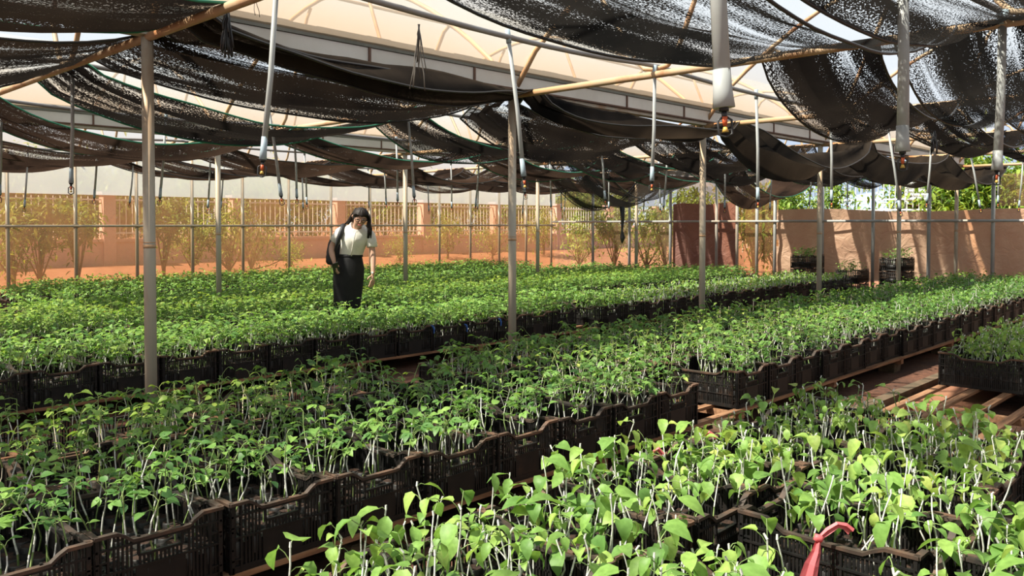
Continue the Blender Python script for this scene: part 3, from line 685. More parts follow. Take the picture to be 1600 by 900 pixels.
def npmesh(name, V, F, mi, mats, tint=None, smooth=False):
    me = bpy.data.meshes.new(name); nf = len(F)
    me.vertices.add(len(V)); me.vertices.foreach_set('co', V.astype(np.float32).ravel())
    me.loops.add(nf * 4); me.loops.foreach_set('vertex_index', F.astype(np.int32).ravel())
    me.polygons.add(nf); me.polygons.foreach_set('loop_start', np.arange(0, nf * 4, 4, dtype=np.int32))
    for q in mats: me.materials.append(q)
    me.polygons.foreach_set('material_index', mi.astype(np.int32))
    if smooth: me.polygons.foreach_set('use_smooth', np.ones(nf, dtype=bool))
    if tint is not None:
        at_ = me.attributes.new('tint', 'FLOAT', 'POINT'); at_.data.foreach_set('value', tint.astype(np.float32))
    me.update(calc_edges=True); me.validate(); return me
if far_rest:
    fv = np.array(fm.v); ff = np.array(fm.f if all(len(f) == 4 for f in fm.f) else [f for f in fm.f if len(f) == 4]); fmi = np.array([m_ for f, m_ in zip(fm.f, fm.mi) if len(f) == 4])
    Vs = []; Fs = []; Ms = []; o_ = 0
    for d in far_rest:
        Vs.append(xf(fv, d['loc'], d['RZ'])); Fs.append(ff + o_); Ms.append(fmi); o_ += len(fv)
    o = link('plastic_crates', npmesh('far_crates', np.concatenate(Vs), np.concatenate(Fs), np.concatenate(Ms), [M['crate'], M['crate_rim']]))
    tag(o, 'remaining distant black crates under the seedlings at the back of the house', 'crates', None, 'stuff')

# ---------------------------------------------------------------- benches: slats, cross-beams, concrete blocks
def bench(label, p0, p1, u0, u1, ns, first=False):
    t = thing('wooden_bench', label, 'bench', W(u0, p0, 0), RZ)
    for i in range(ns):
        p = (p1 - p0) * i / (ns - 1)
        MB().box(((u1 - u0) / 2, p, BZ - .012), (u1 - u0, .055, .022)).build('slat', M['wood'], t, rot=(0, 0, random.uniform(-.0008, .0008)))
    u = .45; bl = []
    while u < u1 - u0:
        MB().box((u, (p1 - p0) / 2, BZ - .0455), (.06, p1 - p0 + .04, .045)).build('cross_beam', M['wood'], t); bl.append(u); u += 1.55
    return t, bl
nb = 0
def blocks(u0, p0, p1, us, where):
    for i, du in enumerate(us):
        for j, p in enumerate((p0 + .1, p1 - .1)):
            x, y = pix(W(u0 + du, p, .1))
            if not (-50 < x < 1650) or y > 950: continue
            mb = MB(); rr2 = random.Random(i * 7 + j)
            vs = []
            for zz, sc in ((0, 1), (.075, 1), (.081, .9)):
                vs.append([(sx * .09 * sc + rr2.uniform(-.006, .006), sy * .075 * sc + rr2.uniform(-.006, .006), zz) for sx, sy in ((-1, -1), (-.3, -1.05), (.4, -1), (1, -1), (1, .2), (1, 1), (.2, 1.04), (-1, 1), (-1.03, 0))])
            mb.loft(vs)
            o = mb.build('concrete_block', M['concrete'], None, False, W(u0 + du, p, 0), (0, 0, RZ + rr2.uniform(-.15, .15)))
            tag(o, '%s mossy block under the %s side of the %s' % (ORD[i], 'aisle' if (j == 0) ^ (where == 'foreground bench') else 'far', where), 'block', 'blocks under the ' + where)
t, bl = bench('foreground wooden slat bench with bare slats showing at right', 0.26, 2.08, 1.2, 17, 9); blocks(1.2, .26, 2.08, bl, 'foreground bench')
t, bl = bench('middle wooden slat bench carrying the long crate row along the aisle', 2.82, 4.64, .1, 17, 9); blocks(.1, 2.82, 4.64, bl, 'middle bench')
t, bl = bench('wooden slat bench just behind the near posts', 6.34, 7.54, 1, 16.4, 6); blocks(1, 6.34, 7.54, bl, 'bench behind the near posts')
t, bl = bench('wide wooden slat bench behind the woman', 8.2, 9.98, 1.8, 16.1, 9)
t, bl = bench('wooden slat bench beyond the farther posts', 10.24, 11.42, 2.8, 15.1, 6)
t, bl = bench('farthest wooden slat bench beside the film side wall', 12.74, 14.52, 3.2, 14.7, 9)
mb = MB().box((0, 0, .03), (14, .09, .06)); tag(mb.build('edging_kerb', M['concrete'], None, False, W(9, 2.40, 0), (0, 0, RZ)), 'low mossy kerb on the ground between the foreground and middle benches', 'kerb')
mb = MB().box((0, 0, .012), (3.2, .55, .02)); tag(mb.build('red_path_slab', M['laterite'], None, False, W(6.4, 2.02, 0), (0, 0, RZ)), 'flat red earthen path slab beneath the bare bench slats', 'path')
mb = MB().box((0, 0, 0), (.34, .05, .02)); tag(mb.build('wood_offcut', M['wood'], None, False, W(5.35, 1.28, BZ + .01), (0, 0, RZ + .1)), 'short broken wood offcut lying across the bare slats', 'wood offcut')

# ---------------------------------------------------------------- seedlings
def leaf_blade(L, Wd, droop, fold, kind, ns=4, tw=0.0):
    """quads; grows along +x from the origin, z up"""
    V = []; F = []
    def lobe(a0, L, Wd, ns, o):
        prof = {2: [.25, 1.0, .0], 3: [.18, .95, .75, .0], 4: [.15, .85, 1.0, .62, .0]}[ns] if kind != 'heart' else {2: [.6, .9, 0], 3: [.55, 1.0, .6, .0], 4: [.5, 1.0, .9, .5, .0]}[ns]
        base = len(V)
        for i in range(ns + 1):
            s = i / ns; w_ = prof[i] * Wd / 2 + .0006; ang = -droop * s
            x = L * (math.sin(droop * s) / max(droop, .01)) if droop > .01 else L * s
            z = -L * (1 - math.cos(droop * s)) / max(droop, .01) if droop > .01 else 0
            lift = w_ * fold + .06 * L * math.sin(s * 5 + a0) * .3
            pts = [(x, w_ * .93, z + lift), (x, 0, z), (x, -w_ * .93, z + lift)]
            for (px, py, pz) in pts:
                py += tw * s * L * .3
                V.append((px * math.cos(a0) - py * math.sin(a0), px * math.sin(a0) + py * math.cos(a0), pz))
        for i in range(ns):
            b = base + i * 3
            F.append((b, b + 1, b + 4, b + 3)); F.append((b + 1, b + 2, b + 5, b + 4))
    if kind == 'lobed':
        lobe(0, L, Wd * .55, ns, 0); lobe(.85, L * .75, Wd * .42, max(ns - 1, 2), 0); lobe(-.85, L * .75, Wd * .42, max(ns - 1, 2), 0)
    else: lobe(0, L, Wd, ns, 0)
    return np.array(V), np.array(F)
def tube_np(pts, rs, n):
    mb = MB(); mb.tube(pts, rs, n, caps=False); return np.array(mb.v), np.array(mb.f)
def rotm(yaw, pitch, roll=0):
    return np.array((Matrix.Rotation(yaw, 3, 'Z') @ Matrix.Rotation(-pitch, 3, 'Y') @ Matrix.Rotation(roll, 3, 'X')))
def seedling(style, lod, rnd):
    """returns list of parts: (name, V, F, mi, tint)   mi 0 leaf 1 stem 2 tape"""
    parts = []
    if style == 'broad': H = rnd.uniform(.16, .30); nl = rnd.choice([2, 3, 3, 4, 4]); kinds = ['ovate', 'heart', 'ovate']; LL = (.038, .078); dr = (.5, 1.7); base_t = .70
    elif style == 'lobed': H = rnd.uniform(.17, .30); nl = rnd.choice([3, 4, 4, 5]); kinds = ['lobed', 'heart', 'lobed', 'ovate']; LL = (.032, .056); dr = (.2, 1.0); base_t = .40
    elif style == 'wilt': H = rnd.uniform(.16, .25); nl = rnd.choice([2, 3, 3]); kinds = ['ovate', 'heart']; LL = (.035, .06); dr = (.8, 1.9); base_t = .62
    else: H = rnd.uniform(.18, .30); nl = rnd.choice([3, 4, 5, 5]); kinds = ['heart', 'lobed', 'ovate']; LL = (.038, .065); dr = (.2, 1.1); base_t = .52
    seg = {0: 6, 1: 4, 2: 2}[lod]; nn = {0: 5, 1: 4, 2: 3}[lod]
    a = rnd.uniform(0, 6.28); bend = rnd.gauss(0, .055); k1 = rnd.gauss(0, .012)
    pts = []
    for i in range(seg + 1):
        s = i / seg
        pts.append(Vector((math.cos(a) * bend * s ** 1.5 + k1 * math.sin(s * 6 + a), math.sin(a) * bend * s ** 1.5 + k1 * math.cos(s * 5 + a), H * s)))
    rs = [(.0034 if lod < 2 else .004) * (1 - .35 * i / seg) for i in range(seg + 1)]
    V, F = tube_np(pts, rs, nn)
    t0 = rnd.uniform(.15, .5); t1 = t0 + rnd.uniform(.25, .5)
    fs = np.array([(i // nn + .5) / seg for i in range(len(F))])
    mi = np.where((fs > t0) & (fs < t1) if style != 'broad' else (fs > t0) & (fs < t1 + .35), 2, 1)
    if lod == 2: mi = np.full(len(F), 1 if rnd.random() < .55 else 2); mi[len(F) // 2:] = 2 if style != 'far' and rnd.random() < .6 else 1
    if style in ('broad', 'wilt') and lod < 2:        # white cut tip
        tip = pts[-1]; v2, f2 = tube_np([tip, tip + Vector((rnd.uniform(-.008, .008), rnd.uniform(-.008, .008), .014))], [.0035, .003], nn)
        F = np.concatenate([F, f2 + len(V)]); V = np.concatenate([V, v2]); mi = np.concatenate([mi, np.full(len(f2), 2)])
    parts.append(['stem', V, F, mi, np.full(len(V), .5)])
    for j in range(nl):
        s = rnd.uniform(.55, 1.0) if style != 'lobed' else rnd.uniform(.68, 1.0)
        if j == 0: s = 1.0
        i0 = min(int(s * seg), seg - 1); f = s * seg - i0; P0 = pts[i0].lerp(pts[i0 + 1], f)
        yaw = a + j * 2.4 + rnd.uniform(-.5, .5); pl = rnd.uniform(.02, .055); up = rnd.uniform(-.1, 1.0)
        P1 = P0 + Vector((math.cos(yaw) * pl * math.cos(up), math.sin(yaw) * pl * math.cos(up), pl * math.sin(up)))
        L = rnd.uniform(*LL); kind = rnd.choice(kinds)
        if style == 'broad' and rnd.random() < .10: L *= 1.6
        bv, bf = leaf_blade(L, L * {'ovate': .6, 'heart': .85, 'lobed': 1.15}[kind], rnd.uniform(*dr), rnd.uniform(.05, .5), kind, {0: 4, 1: 3, 2: 2}[lod] if not (lod == 2 and kind == 'lobed') else 2)
        pitch = rnd.uniform(-.5, .55) if style not in ('broad', 'wilt') else rnd.uniform(-1.1, .7)
        bv = bv @ rotm(yaw + rnd.uniform(-.6, .6), pitch, rnd.uniform(-.5, .5)).T + np.array(P1)
        mi_ = np.zeros(len(bf)); ti = base_t + rnd.gauss(0, .14)
        ti = min(ti, .9)
        if rnd.random() < .006: ti = 1.0
        V, F = bv, bf; tt = np.full(len(bv), ti) + rng.normal(0, .015, len(bv))
        if lod < 2:
            pv, pf = tube_np([P0, (P0 + P1) / 2 + Vector((0, 0, .006)), P1], [.0016] * 3, 3)
            F = np.concatenate([F, pf + len(V)]); V = np.concatenate([V, pv]); mi_ = np.concatenate([mi_, np.ones(len(pf))]); tt = np.concatenate([tt, np.full(len(pv), .6)])
        parts.append(['leaf', V, F, mi_, np.clip(tt, 0, 1)])
    return parts
MATS = [M['leaf'], M['stem'], M['tape']]
STY = ['broad', 'lobed', 'wilt', 'far']
VAR = {}
for st in STY:
    for lod in range(3):
        rnd = random.Random(hash((STY.index(st), lod)) & 0xffff); L_ = []
        for i in range(22):
            ps = seedling(st, lod, rnd); o_ = 0; Vs = []; Fs = []; Ms = []; Ts = []
            for (_, V, F, m_, t_) in ps: Vs.append(V); Fs.append(F + o_); Ms.append(m_); Ts.append(t_); o_ += len(V)
            L_.append((np.concatenate(Vs), np.concatenate(Fs), np.concatenate(Ms), np.concatenate(Ts), ps))
        VAR[(st, lod)] = L_
plants = []; SOILZ = .115
soil = []
for ci, d in enumerate(crates):
    Z = d['loc'].y; b = d['bed']; rnd = random.Random(ci * 13 + 5)
    style = {'fore': 'broad', 'right': 'wilt', 'mid': 'lobed', 'woman': 'far', 'back': 'far', 'far': 'far', 'stray': 'far'}[b]
    if b == 'fore' and d['row'] == 0 and d['u'] > 3.2: style = 'wilt'
    if b == 'woman' and d['u'] > 9: style = 'wilt'
    dens = {'fore': .62, 'mid': .66, 'right': .9, 'woman': .92, 'back': .92, 'far': .95, 'stray': .5}[b]
    if b == 'mid' and d['u'] < 3.6: dens = .46
    if b == 'fore' and d['row'] == 2: dens = .7
    if b == 'mid' and d['row'] == 2 and d['u'] < 4: dens = .6
    if rnd.random() < .12 and b in ('mid', 'woman'): dens *= .7
    nx, ny = 6, 9
    if Z > 9: nx, ny = 6, 8
    for i in range(nx):
        for j in range(ny):
            lx = -HX + .045 + (2 * HX - .09) * i / (nx - 1) + rnd.gauss(0, .012); ly = -HY + .045 + (2 * HY - .09) * j / (ny - 1) + rnd.gauss(0, .012)
            soil.append((d, -HX + .037 + (2 * HX - .074) * i / (nx - 1), -HY + .037 + (2 * HY - .074) * j / (ny - 1)))
            if rnd.random() > dens or d.get('under'): continue
            c, s = math.cos(d['RZ']), math.sin(d['RZ'])
            pos = Vector((lx * c - ly * s, lx * s + ly * c, SOILZ)) + d['loc']
            plants.append((pos, style, d, rnd.uniform(0, 6.28), rnd.uniform(.82, 1.15) * (1.0 if style != 'lobed' else 1.0), rnd.gauss(0, .07)))
print('plants', len(plants))
# the 300 that show largest stand as individuals
def inframe(v):
    x, y = pix(v + Vector((0, 0, .22))); return -20 < x < 1620 and y < 960
cand = sorted([i for i, q in enumerate(plants) if inframe(q[0])], key=lambda i: plants[i][0].length)[:300]
cset = set(cand)
tmpl = {}
def template(st, i):
    if (st, i) not in tmpl:
        tmpl[(st, i)] = [(nm, npmesh(nm, V, F, m_, MATS, t_, smooth=(nm == 'stem'))) for (nm, V, F, m_, t_) in VAR[(st, 0)][i][4]]
    return tmpl[(st, i)]
for i in cand:
    pos, st, d, yaw, sc, lean = plants[i]
    cl = d['label'].replace('black slatted crate, ', '')
    root = thing('seedling', 'pale-stemmed green seedling in crate ' + cl, 'seedling', pos, yaw, 'seedlings in crate ' + cl)
    root.scale = (sc, sc, sc); root.rotation_euler = (lean, 0, yaw)
    for nm, me in template(st, random.Random(i).randrange(22)): link(nm, me, root)
def merge_plants(idx, name, label, mats=MATS):
    Vs = []; Fs = []; Ms = []; Ts = []; o_ = 0
    for i in idx:
        pos, st, d, yaw, sc, lean = plants[i]
        Z = pos.y; lod = 0 if Z < 4.6 else (1 if Z < 8.5 else 2)
        V, F, m_, t_, _ = VAR[(st, lod)][(i * 7919) % 22]
        v = V * sc; v = v + np.stack([v[:, 2] * lean, v[:, 2] * lean * .7, 0 * v[:, 2]], 1)
        Vs.append(xf(v, pos, yaw)); Fs.append(F + o_); Ms.append(m_); Ts.append(np.clip(t_ + ((i * 31) % 17 - 8) * .008, 0, 1)); o_ += len(V)
    o = link(name, npmesh(name, np.concatenate(Vs), np.concatenate(Fs), np.concatenate(Ms), mats, np.concatenate(Ts)))
    tag(o, label, 'seedlings', None, 'stuff'); print(name, o_)
merge_plants([i for i in range(len(plants)) if i not in cset], 'seedlings', 'dense green seedlings filling all the crates behind the nearest ones')
# potting bags
bv = []
for (r_, z) in ((.030, -.06), (.031, .0), (.027, .003), (.0, -.004)): bv += [(r_ * math.cos(q * PI / 3), r_ * math.sin(q * PI / 3), z) for q in range(6)]
bv = np.array(bv); bf = np.array([(i * 6 + j, i * 6 + (j + 1) % 6, (i + 1) * 6 + (j + 1) % 6, (i + 1) * 6 + j) for i in range(3) for j in range(6)])
bm = np.array([0] * 6 + [0] * 6 + [1] * 6)
Vs = []; Fs = []; Ms = []; o_ = 0
for (d, lx, ly) in soil:
    if d['loc'].y > 9: continue
    c, s = math.cos(d['RZ']), math.sin(d['RZ']); zz = random.uniform(-.008, .008)
    Vs.append(bv + np.array([lx * c - ly * s + d['loc'].x, lx * s + ly * c + d['loc'].y, d['loc'].z + SOILZ + zz])); Fs.append(bf + o_); Ms.append(bm); o_ += len(bv)
o = link('potting_bags', npmesh('potting_bags', np.concatenate(Vs), np.concatenate(Fs), np.concatenate(Ms), [M['bag'], M['soil']])); tag(o, 'small black bags of dark soil packed inside the crates', 'potting bags', None, 'stuff')
mb = MB()
for d in crates:
    c = Matrix.Rotation(d['RZ'], 3, 'Z'); mb.box(d['loc'] + Vector((0, 0, .06)), (2 * HX - .03, 2 * HY - .03, .085), 0, c)
o = mb.build('soil_fill', M['bag']); tag(o, 'dark mass of soil and black bags at the bottom of the crates', 'soil', None, 'stuff')

# small weeds below the benches
def weed(name, label, loc, n, L, grass=False, seed=0):
    rnd = random.Random(seed); t = thing(name, label, 'weed', loc, 0); V = []; 
    for i in range(n):
        if grass:
            bvv, bff = leaf_blade(L * rnd.uniform(.6, 1.2), .008, rnd.uniform(.4, 1.2), .1, 'ovate', 3); M_ = rotm(rnd.uniform(0, 6.28), rnd.uniform(.6, 1.4)); b2 = bvv @ M_.T + np.array([rnd.gauss(0, .07), rnd.gauss(0, .07), 0])
        else:
            bvv, bff = leaf_blade(L, L * .7, .8, .2, 'ovate', 4); ya = i * 2.4; b2 = bvv @ rotm(ya, .2).T + np.array([math.cos(ya) * .05, math.sin(ya) * .05, .05 + .012 * i])
        me = npmesh('leaf', b2, bff, np.zeros(len(bff)), [M['leaf']], np.full(len(b2), .45)); V.append((b2, bff))
        if not grass: link('leaf', me, t)
    if grass:
        o_ = 0; A = []; B = []
        for a_, b_ in V: A.append(a_); B.append(b_ + o_); o_ += len(a_)
        o = link('blades', npmesh('blades', np.concatenate(A), np.concatenate(B), np.zeros(sum(len(q) for q in B)), [M['leaf']], np.full(o_, .5)), t); o['kind'] = 'stuff'
    else: MB().tube([(0, 0, 0), (0, 0, .16)], .003, 5).build('stem', M['stem'], t)
weed('weed_plant', 'small broad-leaved weed in front of the block under the middle bench', W(5.75, 2.62, 0), 9, .055)
weed('grass_tuft', 'tuft of thin grass on the ground below the bare bench slats', W(6.0, 1.35, 0), 60, .13, True, 2)
weed('grass_tuft', 'low grass tuft at right under the second bare slat', W(5.1, .95, 0), 50, .10, True, 3)

# ---------------------------------------------------------------- ties and ribbon
def ribbon(pts, ws, name, m, parent=None, thick=.002):
    mb = MB(); rings = []
    for i, p in enumerate(pts):
        p = Vector(p); t = (Vector(pts[min(i + 1, len(pts) - 1)]) - Vector(pts[max(i - 1, 0)])).normalized(); a = t.cross(Vector((.3, 1, .1))).normalized(); n = a.cross(t).normalized()
        w_ = ws[i] / 2; rings.append([p - a * w_ - n * thick, p - a * w_ * .3 + n * (thick + .006), p + a * w_ * .4 - n * .004, p + a * w_ + n * thick, p + a * w_ * .4 - n * (.004 + thick), p - a * w_ * .3 + n * .004])
    return mb.loft(rings).build(name, m, parent, False)
mpk, ntp, bpk = mat('pink_plastic', (0.78, 0.20, 0.22), .45)
trp = ntp.nodes.new('ShaderNodeBsdfTranslucent'); trp.inputs[0].default_value = (.85, .28, .28, 1); mxp = N(ntp, 'ShaderNodeMixShader', Fac=.4); ntp.links.new(bpk.outputs[0], mxp.inputs[1]); ntp.links.new(trp.outputs[0], mxp.inputs[2]); ntp.links.new(mxp.outputs[0], ntp.nodes['Material Output'].inputs[0])
M['pink'] = mpk
K = at(1284, 846, 2.66)
t = thing('plastic_ribbon', 'torn pink plastic ribbon knotted on the rim of a foreground crate', 'ribbon', K, 0)
ribbon([(0, 0, 0), (-.012, -.01, -.04), (-.028, -.015, -.08), (-.04, -.015, -.13), (-.048, -.012, -.17)], [.014, .03, .045, .055, .06], 'hanging_tail', M['pink'], t)
ribbon([(0, 0, 0), (.03, 0, .025), (.06, .0, .045), (.085, .0, .04), (.105, 0, .022)], [.012, .022, .02, .024, .028], 'raised_tail', M['pink'], t)
kb = MB(); kb.tube([(-.014, 0, -.006), (-.006, 0, .003), (.006, 0, 0), (.014, 0, .006)], [.006, .014, .013, .006], 8); kb.build('knot', M['pink'], t, True)
for x, y, Z, sz, lab in [(1110, 682, 3.7, .035, 'small pink plastic scrap on the aisle-side rim of a foreground crate'), (1030, 708, 3.45, .02, 'tiny pink knot on the second foreground crate rim')]:
    o = ribbon([(-sz, 0, 0), (0, 0, .01), (sz, 0, -.012)], [.01, .022, .016], 'plastic_scrap', M['pink']); o.location = at(x, y, Z); tag(o, lab, 'plastic scrap')
for x, y, lab in [(675, 510, 'blue twine knotted on a crate rim behind the middle post, left one'), (727, 508, 'blue twine hanging on a crate rim just left of the middle post'), (780, 499, 'blue twine scrap beside the middle post')]:
    D = 2050 - x; p = 6.30; Z = 1300 * p / (.721 * D)
    o = ribbon([(-.02, 0, .01), (0, 0, 0), (.012, 0, -.03), (.008, 0, -.07)], [.01, .02, .016, .012], 'blue_twine', M['blue_tie']); o.location = at(x, y, Z) + Vector((.01, -.02, 0)); tag(o, lab, 'twine')
# ---------------------------------------------------------------- outside: boundary wall, fence, shrubs, hills
def fence_run(P0, P1, wall_h, base, npan, bars_z, m_wall, m_bar, lab, pillars=True):
    L = math.hypot(P1[0] - P0[0], P1[1] - P0[1]); dx, dy = (P1[0] - P0[0]) / L, (P1[1] - P0[1]) / L
    ang = RZ + math.atan2(dy, dx)
    if wall_h:
        t = thing('boundary_wall', 'low pink rendered boundary wall outside the film ' + lab, 'wall', W(P0[0], P0[1], base), ang)
        MB().box((L / 2, 0, wall_h / 2), (L, .16, wall_h)).build('wall_body', m_wall, t)
        MB().box((L / 2, 0, wall_h), (L, .22, .07)).build('coping', m_wall, t)
    for i in range(npan):
        a, b = L * i / npan + .12, L * (i + 1) / npan - .12
        g = W(P0[0] + dx * a, P0[1] + dy * a, 0)
        x, y = pix(g)
        x2, y2 = pix(W(P0[0] + dx * b, P0[1] + dy * b, 0))
        if max(x, x2) < -50 or min(x, x2) > 1650: continue
        t = thing('metal_fence', '%s white barred fence panel from the left outside the film %s' % (ORD[i % 40], lab), 'fence', g, ang)
        mb = MB(); n = int((b - a) / .135)
        for j in range(n + 1): mb.tube([((b - a) * j / n, 0, bars_z[0]), ((b - a) * j / n, 0, bars_z[1])], .011, 5)
        mb.build('bars', m_bar, t)
        for z in bars_z[2:]: MB().box(((b - a) / 2, 0, z), (b - a, .035, .035)).build('rail', m_bar, t)
        if pillars:
            t = thing('fence_pillar', '%s pink fence pillar from the left outside the film %s' % (ORD[i % 40], lab), 'pillar', W(P0[0] + dx * (a - .12), P0[1] + dy * (a - .12), base), ang)
            MB().box((0, 0, .78), (.26, .26, 1.56)).build('shaft', m_wall, t); MB().box((0, 0, 1.59), (.34, .34, .07)).build('cap', m_wall, t)
fence_run((-8, 19.0), (34, 19.0), .56, .5, 14, (1.12, 2.02, 1.22, 1.95), M['pink_wall'], M['white_paint'], 'side wall')
fence_run((22, 12), (22, -4), 0, 0, 6, (.6, 2.45, 1.78, 2.05), M['pink_wall'], M['white_paint'], 'end wall', False)
# louvred hut behind the end wall
t = thing('louvred_hut', 'small white louvred hut outside the far end wall', 'hut', W(23.2, 4.9, 0), RZ)
x_, y_ = toup(*(at(1447, 300, 21).xy)); t.location = W(x_, y_, 0)
MB().box((.5, 0, .8), (.06, 1.0, 1.6)).box((.55, 0, 1.9), (1.0, 1.1, .05)).build('frame', M['brown'], t)
for i in range(7): MB().box((.0, 0, 2.05 + .1 * i), (.10, 1.0, .045), 0, Matrix.Rotation(.5, 3, 'Y')).build('louvre', M['white_paint'], t)
for s in (-.5, .5): MB().box((0, s, 1.4), (.05, .05, 2.8)).build('leg', M['pvc'], t)

def bush_mesh(h, wd, n, L, seed, droop=.8):
    rnd = random.Random(seed); Vs = []; Fs = []; Ts = []; o_ = 0
    blades = [leaf_blade(1, .32, droop, .2, 'ovate', 3) for _ in range(1)]
    bvv, bff = blades[0]
    cl = [(rnd.gauss(0, wd * .3), rnd.gauss(0, wd * .3), h * rnd.uniform(.35, .95), rnd.uniform(.15, .34) * wd) for _ in range(12)]
    for i in range(n):
        c = rnd.choice(cl); a = rnd.uniform(0, 6.28); q = rnd.gauss(0, .5)
        pos = np.array([c[0] + math.cos(a) * c[3] * abs(q) * 1.6, c[1] + math.sin(a) * c[3] * abs(q) * 1.6, c[2] + rnd.gauss(0, c[3] * .6)])
        pos[2] = max(pos[2], .1)
        v = (bvv * L * rnd.uniform(.6, 1.3)) @ rotm(rnd.uniform(0, 6.28), rnd.uniform(-1.0, .6), rnd.uniform(-.6, .6)).T + pos
        Vs.append(v); Fs.append(bff + o_); o_ += len(v); Ts.append(np.full(len(v), min(max(rnd.gauss(.5, .25), 0), 1)))
    F = np.concatenate(Fs)
    return npmesh('foliage', np.concatenate(Vs), F, np.zeros(len(F)), [M['bush']], np.concatenate(Ts)), cl
def bush_stems(cl, h):
    mb = MB()
    mb.tube([(0, 0, 0), (.02, .01, h * .25), (0, .02, h * .5)], [.035, .028, .02], 7)
    for c in cl[:8]: mb.tube([(0, 0, h * .12), (c[0] * .5, c[1] * .5, c[2] * .55), (c[0], c[1], c[2])], [.02, .013, .006], 5)
    return mb.mesh('stem', M['bark'], True)
BV = []
for i, (h, wd, n, L) in enumerate([(1.5, 1.1, 900, .14), (1.9, 1.0, 1000, .17), (1.2, 1.3, 900, .11), (3.4, 3.0, 5200, .26)]):
    me, cl = bush_mesh(h, wd, n, L, i + 3); BV.append((me, bush_stems(cl, h)))
def bush(u, p, z, v, sc, label, cat='shrub', g=None):
    t = thing('shrub' if v < 3 else 'tree', label, 'shrub' if v < 3 else 'tree', W(u, p, z), random.uniform(0, 6.28), g); t.scale = (sc, sc, sc)
    link('foliage', BV[v][0], t); link('stem', BV[v][1], t)
def bx(x, p, z, v, sc, label, g=None):
    tt = (x - 800) / 1300; D = 2050 - x; Z = 1300 * p / (.721 * D); X = tt * Z; u, pp = toup(X, Z); bush(u, p, z, v, sc, label, g=g)
for x, p, v, s, lab in [(20, 16.6, 0, 1.0, 'shrub outside the side film at the left picture edge'), (62, 16.4, 1, .9, 'long-leaved shrub outside the side film, second from the left'), (122, 16.5, 1, .9, 'dark drooping shrub outside the side film left of the nearest post'),
                        (255, 16.6, 1, .95, 'shrub outside the side film just right of the nearest post'), (300, 17.2, 0, .8, 'slender young shrub outside the side film left of the woman'), (358, 16.7, 0, 1.05, 'bright yellow-green shrub outside behind the first farther post'), (392, 16.9, 2, 1.0, 'leafy shrub outside, two posts left of the woman'),
                        (455, 17.6, 2, .5, 'low grassy shrub outside at the left of the woman'), (625, 17.4, 2, .6, 'low yellow bush outside at the right of the woman'), (700, 17.8, 0, .8, 'shrub outside the film right of the woman'),
                        (770, 17.5, 2, .8, 'shrub outside the film behind the middle post'), (850, 17.8, 0, .9, 'shrub outside the film near the house corner')]:
    bx(x, p, .1 + .18 * (p - 16), v, s, lab)
def bend_(x, du, v, s, lab, z=0):
    tt = (x - 800) / 1300.0; u = UEND + du; p = (UX * u - tt * UZ * u) / (UZ + tt * UX); bush(u, p, z, v, s, lab)
for x, du, v, s, lab in [(905, 2.1, 0, 1.0, 'shrub outside the far end film under the net hammock'), (960, 1.2, 1, 1.0, 'orange-lit shrub outside the end film left of the maroon sheet'), (1010, 2.3, 2, 1.3, 'leafy shrub outside just left of the maroon sheet'), (1040, 1.2, 1, 1.0, 'shrub half hidden by the maroon sheet'),
                         (1095, 4, 1, 1.35, 'tall yellowish shrub rising above the maroon sheet'), (1178, 1.6, 1, 1.1, 'shrub outside between the maroon sheet and the brown tarpaulin'), (1210, 2.5, 0, 1.5, 'shrub outside above the left end of the brown tarpaulin'),
                         (1245, 3.5, 3, .7, 'small tree outside above the left end of the brown tarpaulin'), (1490, 6.5, 3, .8, 'leafy tree outside right of the louvred hut'), (1545, 5.5, 3, .85, 'leafy tree outside at the right above the brown tarpaulin'), (1600, 5.5, 3, .95, 'leafy tree outside at the right picture edge')]:
    bend_(x, du, v, s, lab)
for i, x in enumerate([-60, 20, 95, 170, 245, 320, 395, 465, 535, 600, 665, 725, 785, 840, 890, 940]):
    bx(x, 22.3 + (i % 3) * .9, .45, 3, .66 + .08 * (i % 2), '%s hedge tree from the left beyond the boundary wall' % ORD[i])
# distant blue hills
mb = MB(); n = 80
for i in range(n + 1):
    a = -0.9 + 2.0 * i / n; d = 900; h = 14 + 34 * (noise.noise(Vector((a * 3.1, 2, 0))) + .35) + 8 * noise.noise(Vector((a * 14, 5, 0)))
    x, y = math.sin(a) * d, math.cos(a) * d
    mb.v += [(x, y, -2), (x * 1.02, y * 1.02, max(h, 4)), (x * 1.3, y * 1.3, -2)]
for i in range(n):
    for j in (0, 1): mb.f.append((i * 3 + j, (i + 1) * 3 + j, (i + 1) * 3 + j + 1, i * 3 + j + 1)); mb.mi.append(0)
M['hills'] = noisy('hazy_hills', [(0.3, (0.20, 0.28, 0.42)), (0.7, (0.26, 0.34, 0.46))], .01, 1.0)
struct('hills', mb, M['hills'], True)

# ---------------------------------------------------------------- the woman
M['skin'] = noisy('skin', [(0.3, (0.50, 0.29, 0.20)), (0.7, (0.56, 0.33, 0.23))], 8, 0.55)
M['hair'] = noisy('dark_hair', [(0.3, (0.006, 0.005, 0.004)), (0.7, (0.022, 0.012, 0.008))], 30, 0.65, stretch=(1, 1, .15))
M['shirt'] = noisy('cream_shirt', [(0.3, (0.78, 0.74, 0.66)), (0.7, (0.84, 0.80, 0.72))], 12, 0.8, bump=.25)
M['skirt'] = noisy('black_skirt', [(0.3, (0.008, 0.008, 0.009)), (0.7, (0.016, 0.015, 0.016))], 12, 0.85, bump=.2)
M['pack'] = noisy('black_nylon', [(0.3, (0.010, 0.010, 0.012)), (0.7, (0.03, 0.03, 0.034))], 10, 0.55, bump=.3)
M['lip'], _, _ = mat('lips', (.42, .10, .09), .5)
M['gold'], _, _ = mat('gold_watch', (.75, .5, .22), .3, .9)
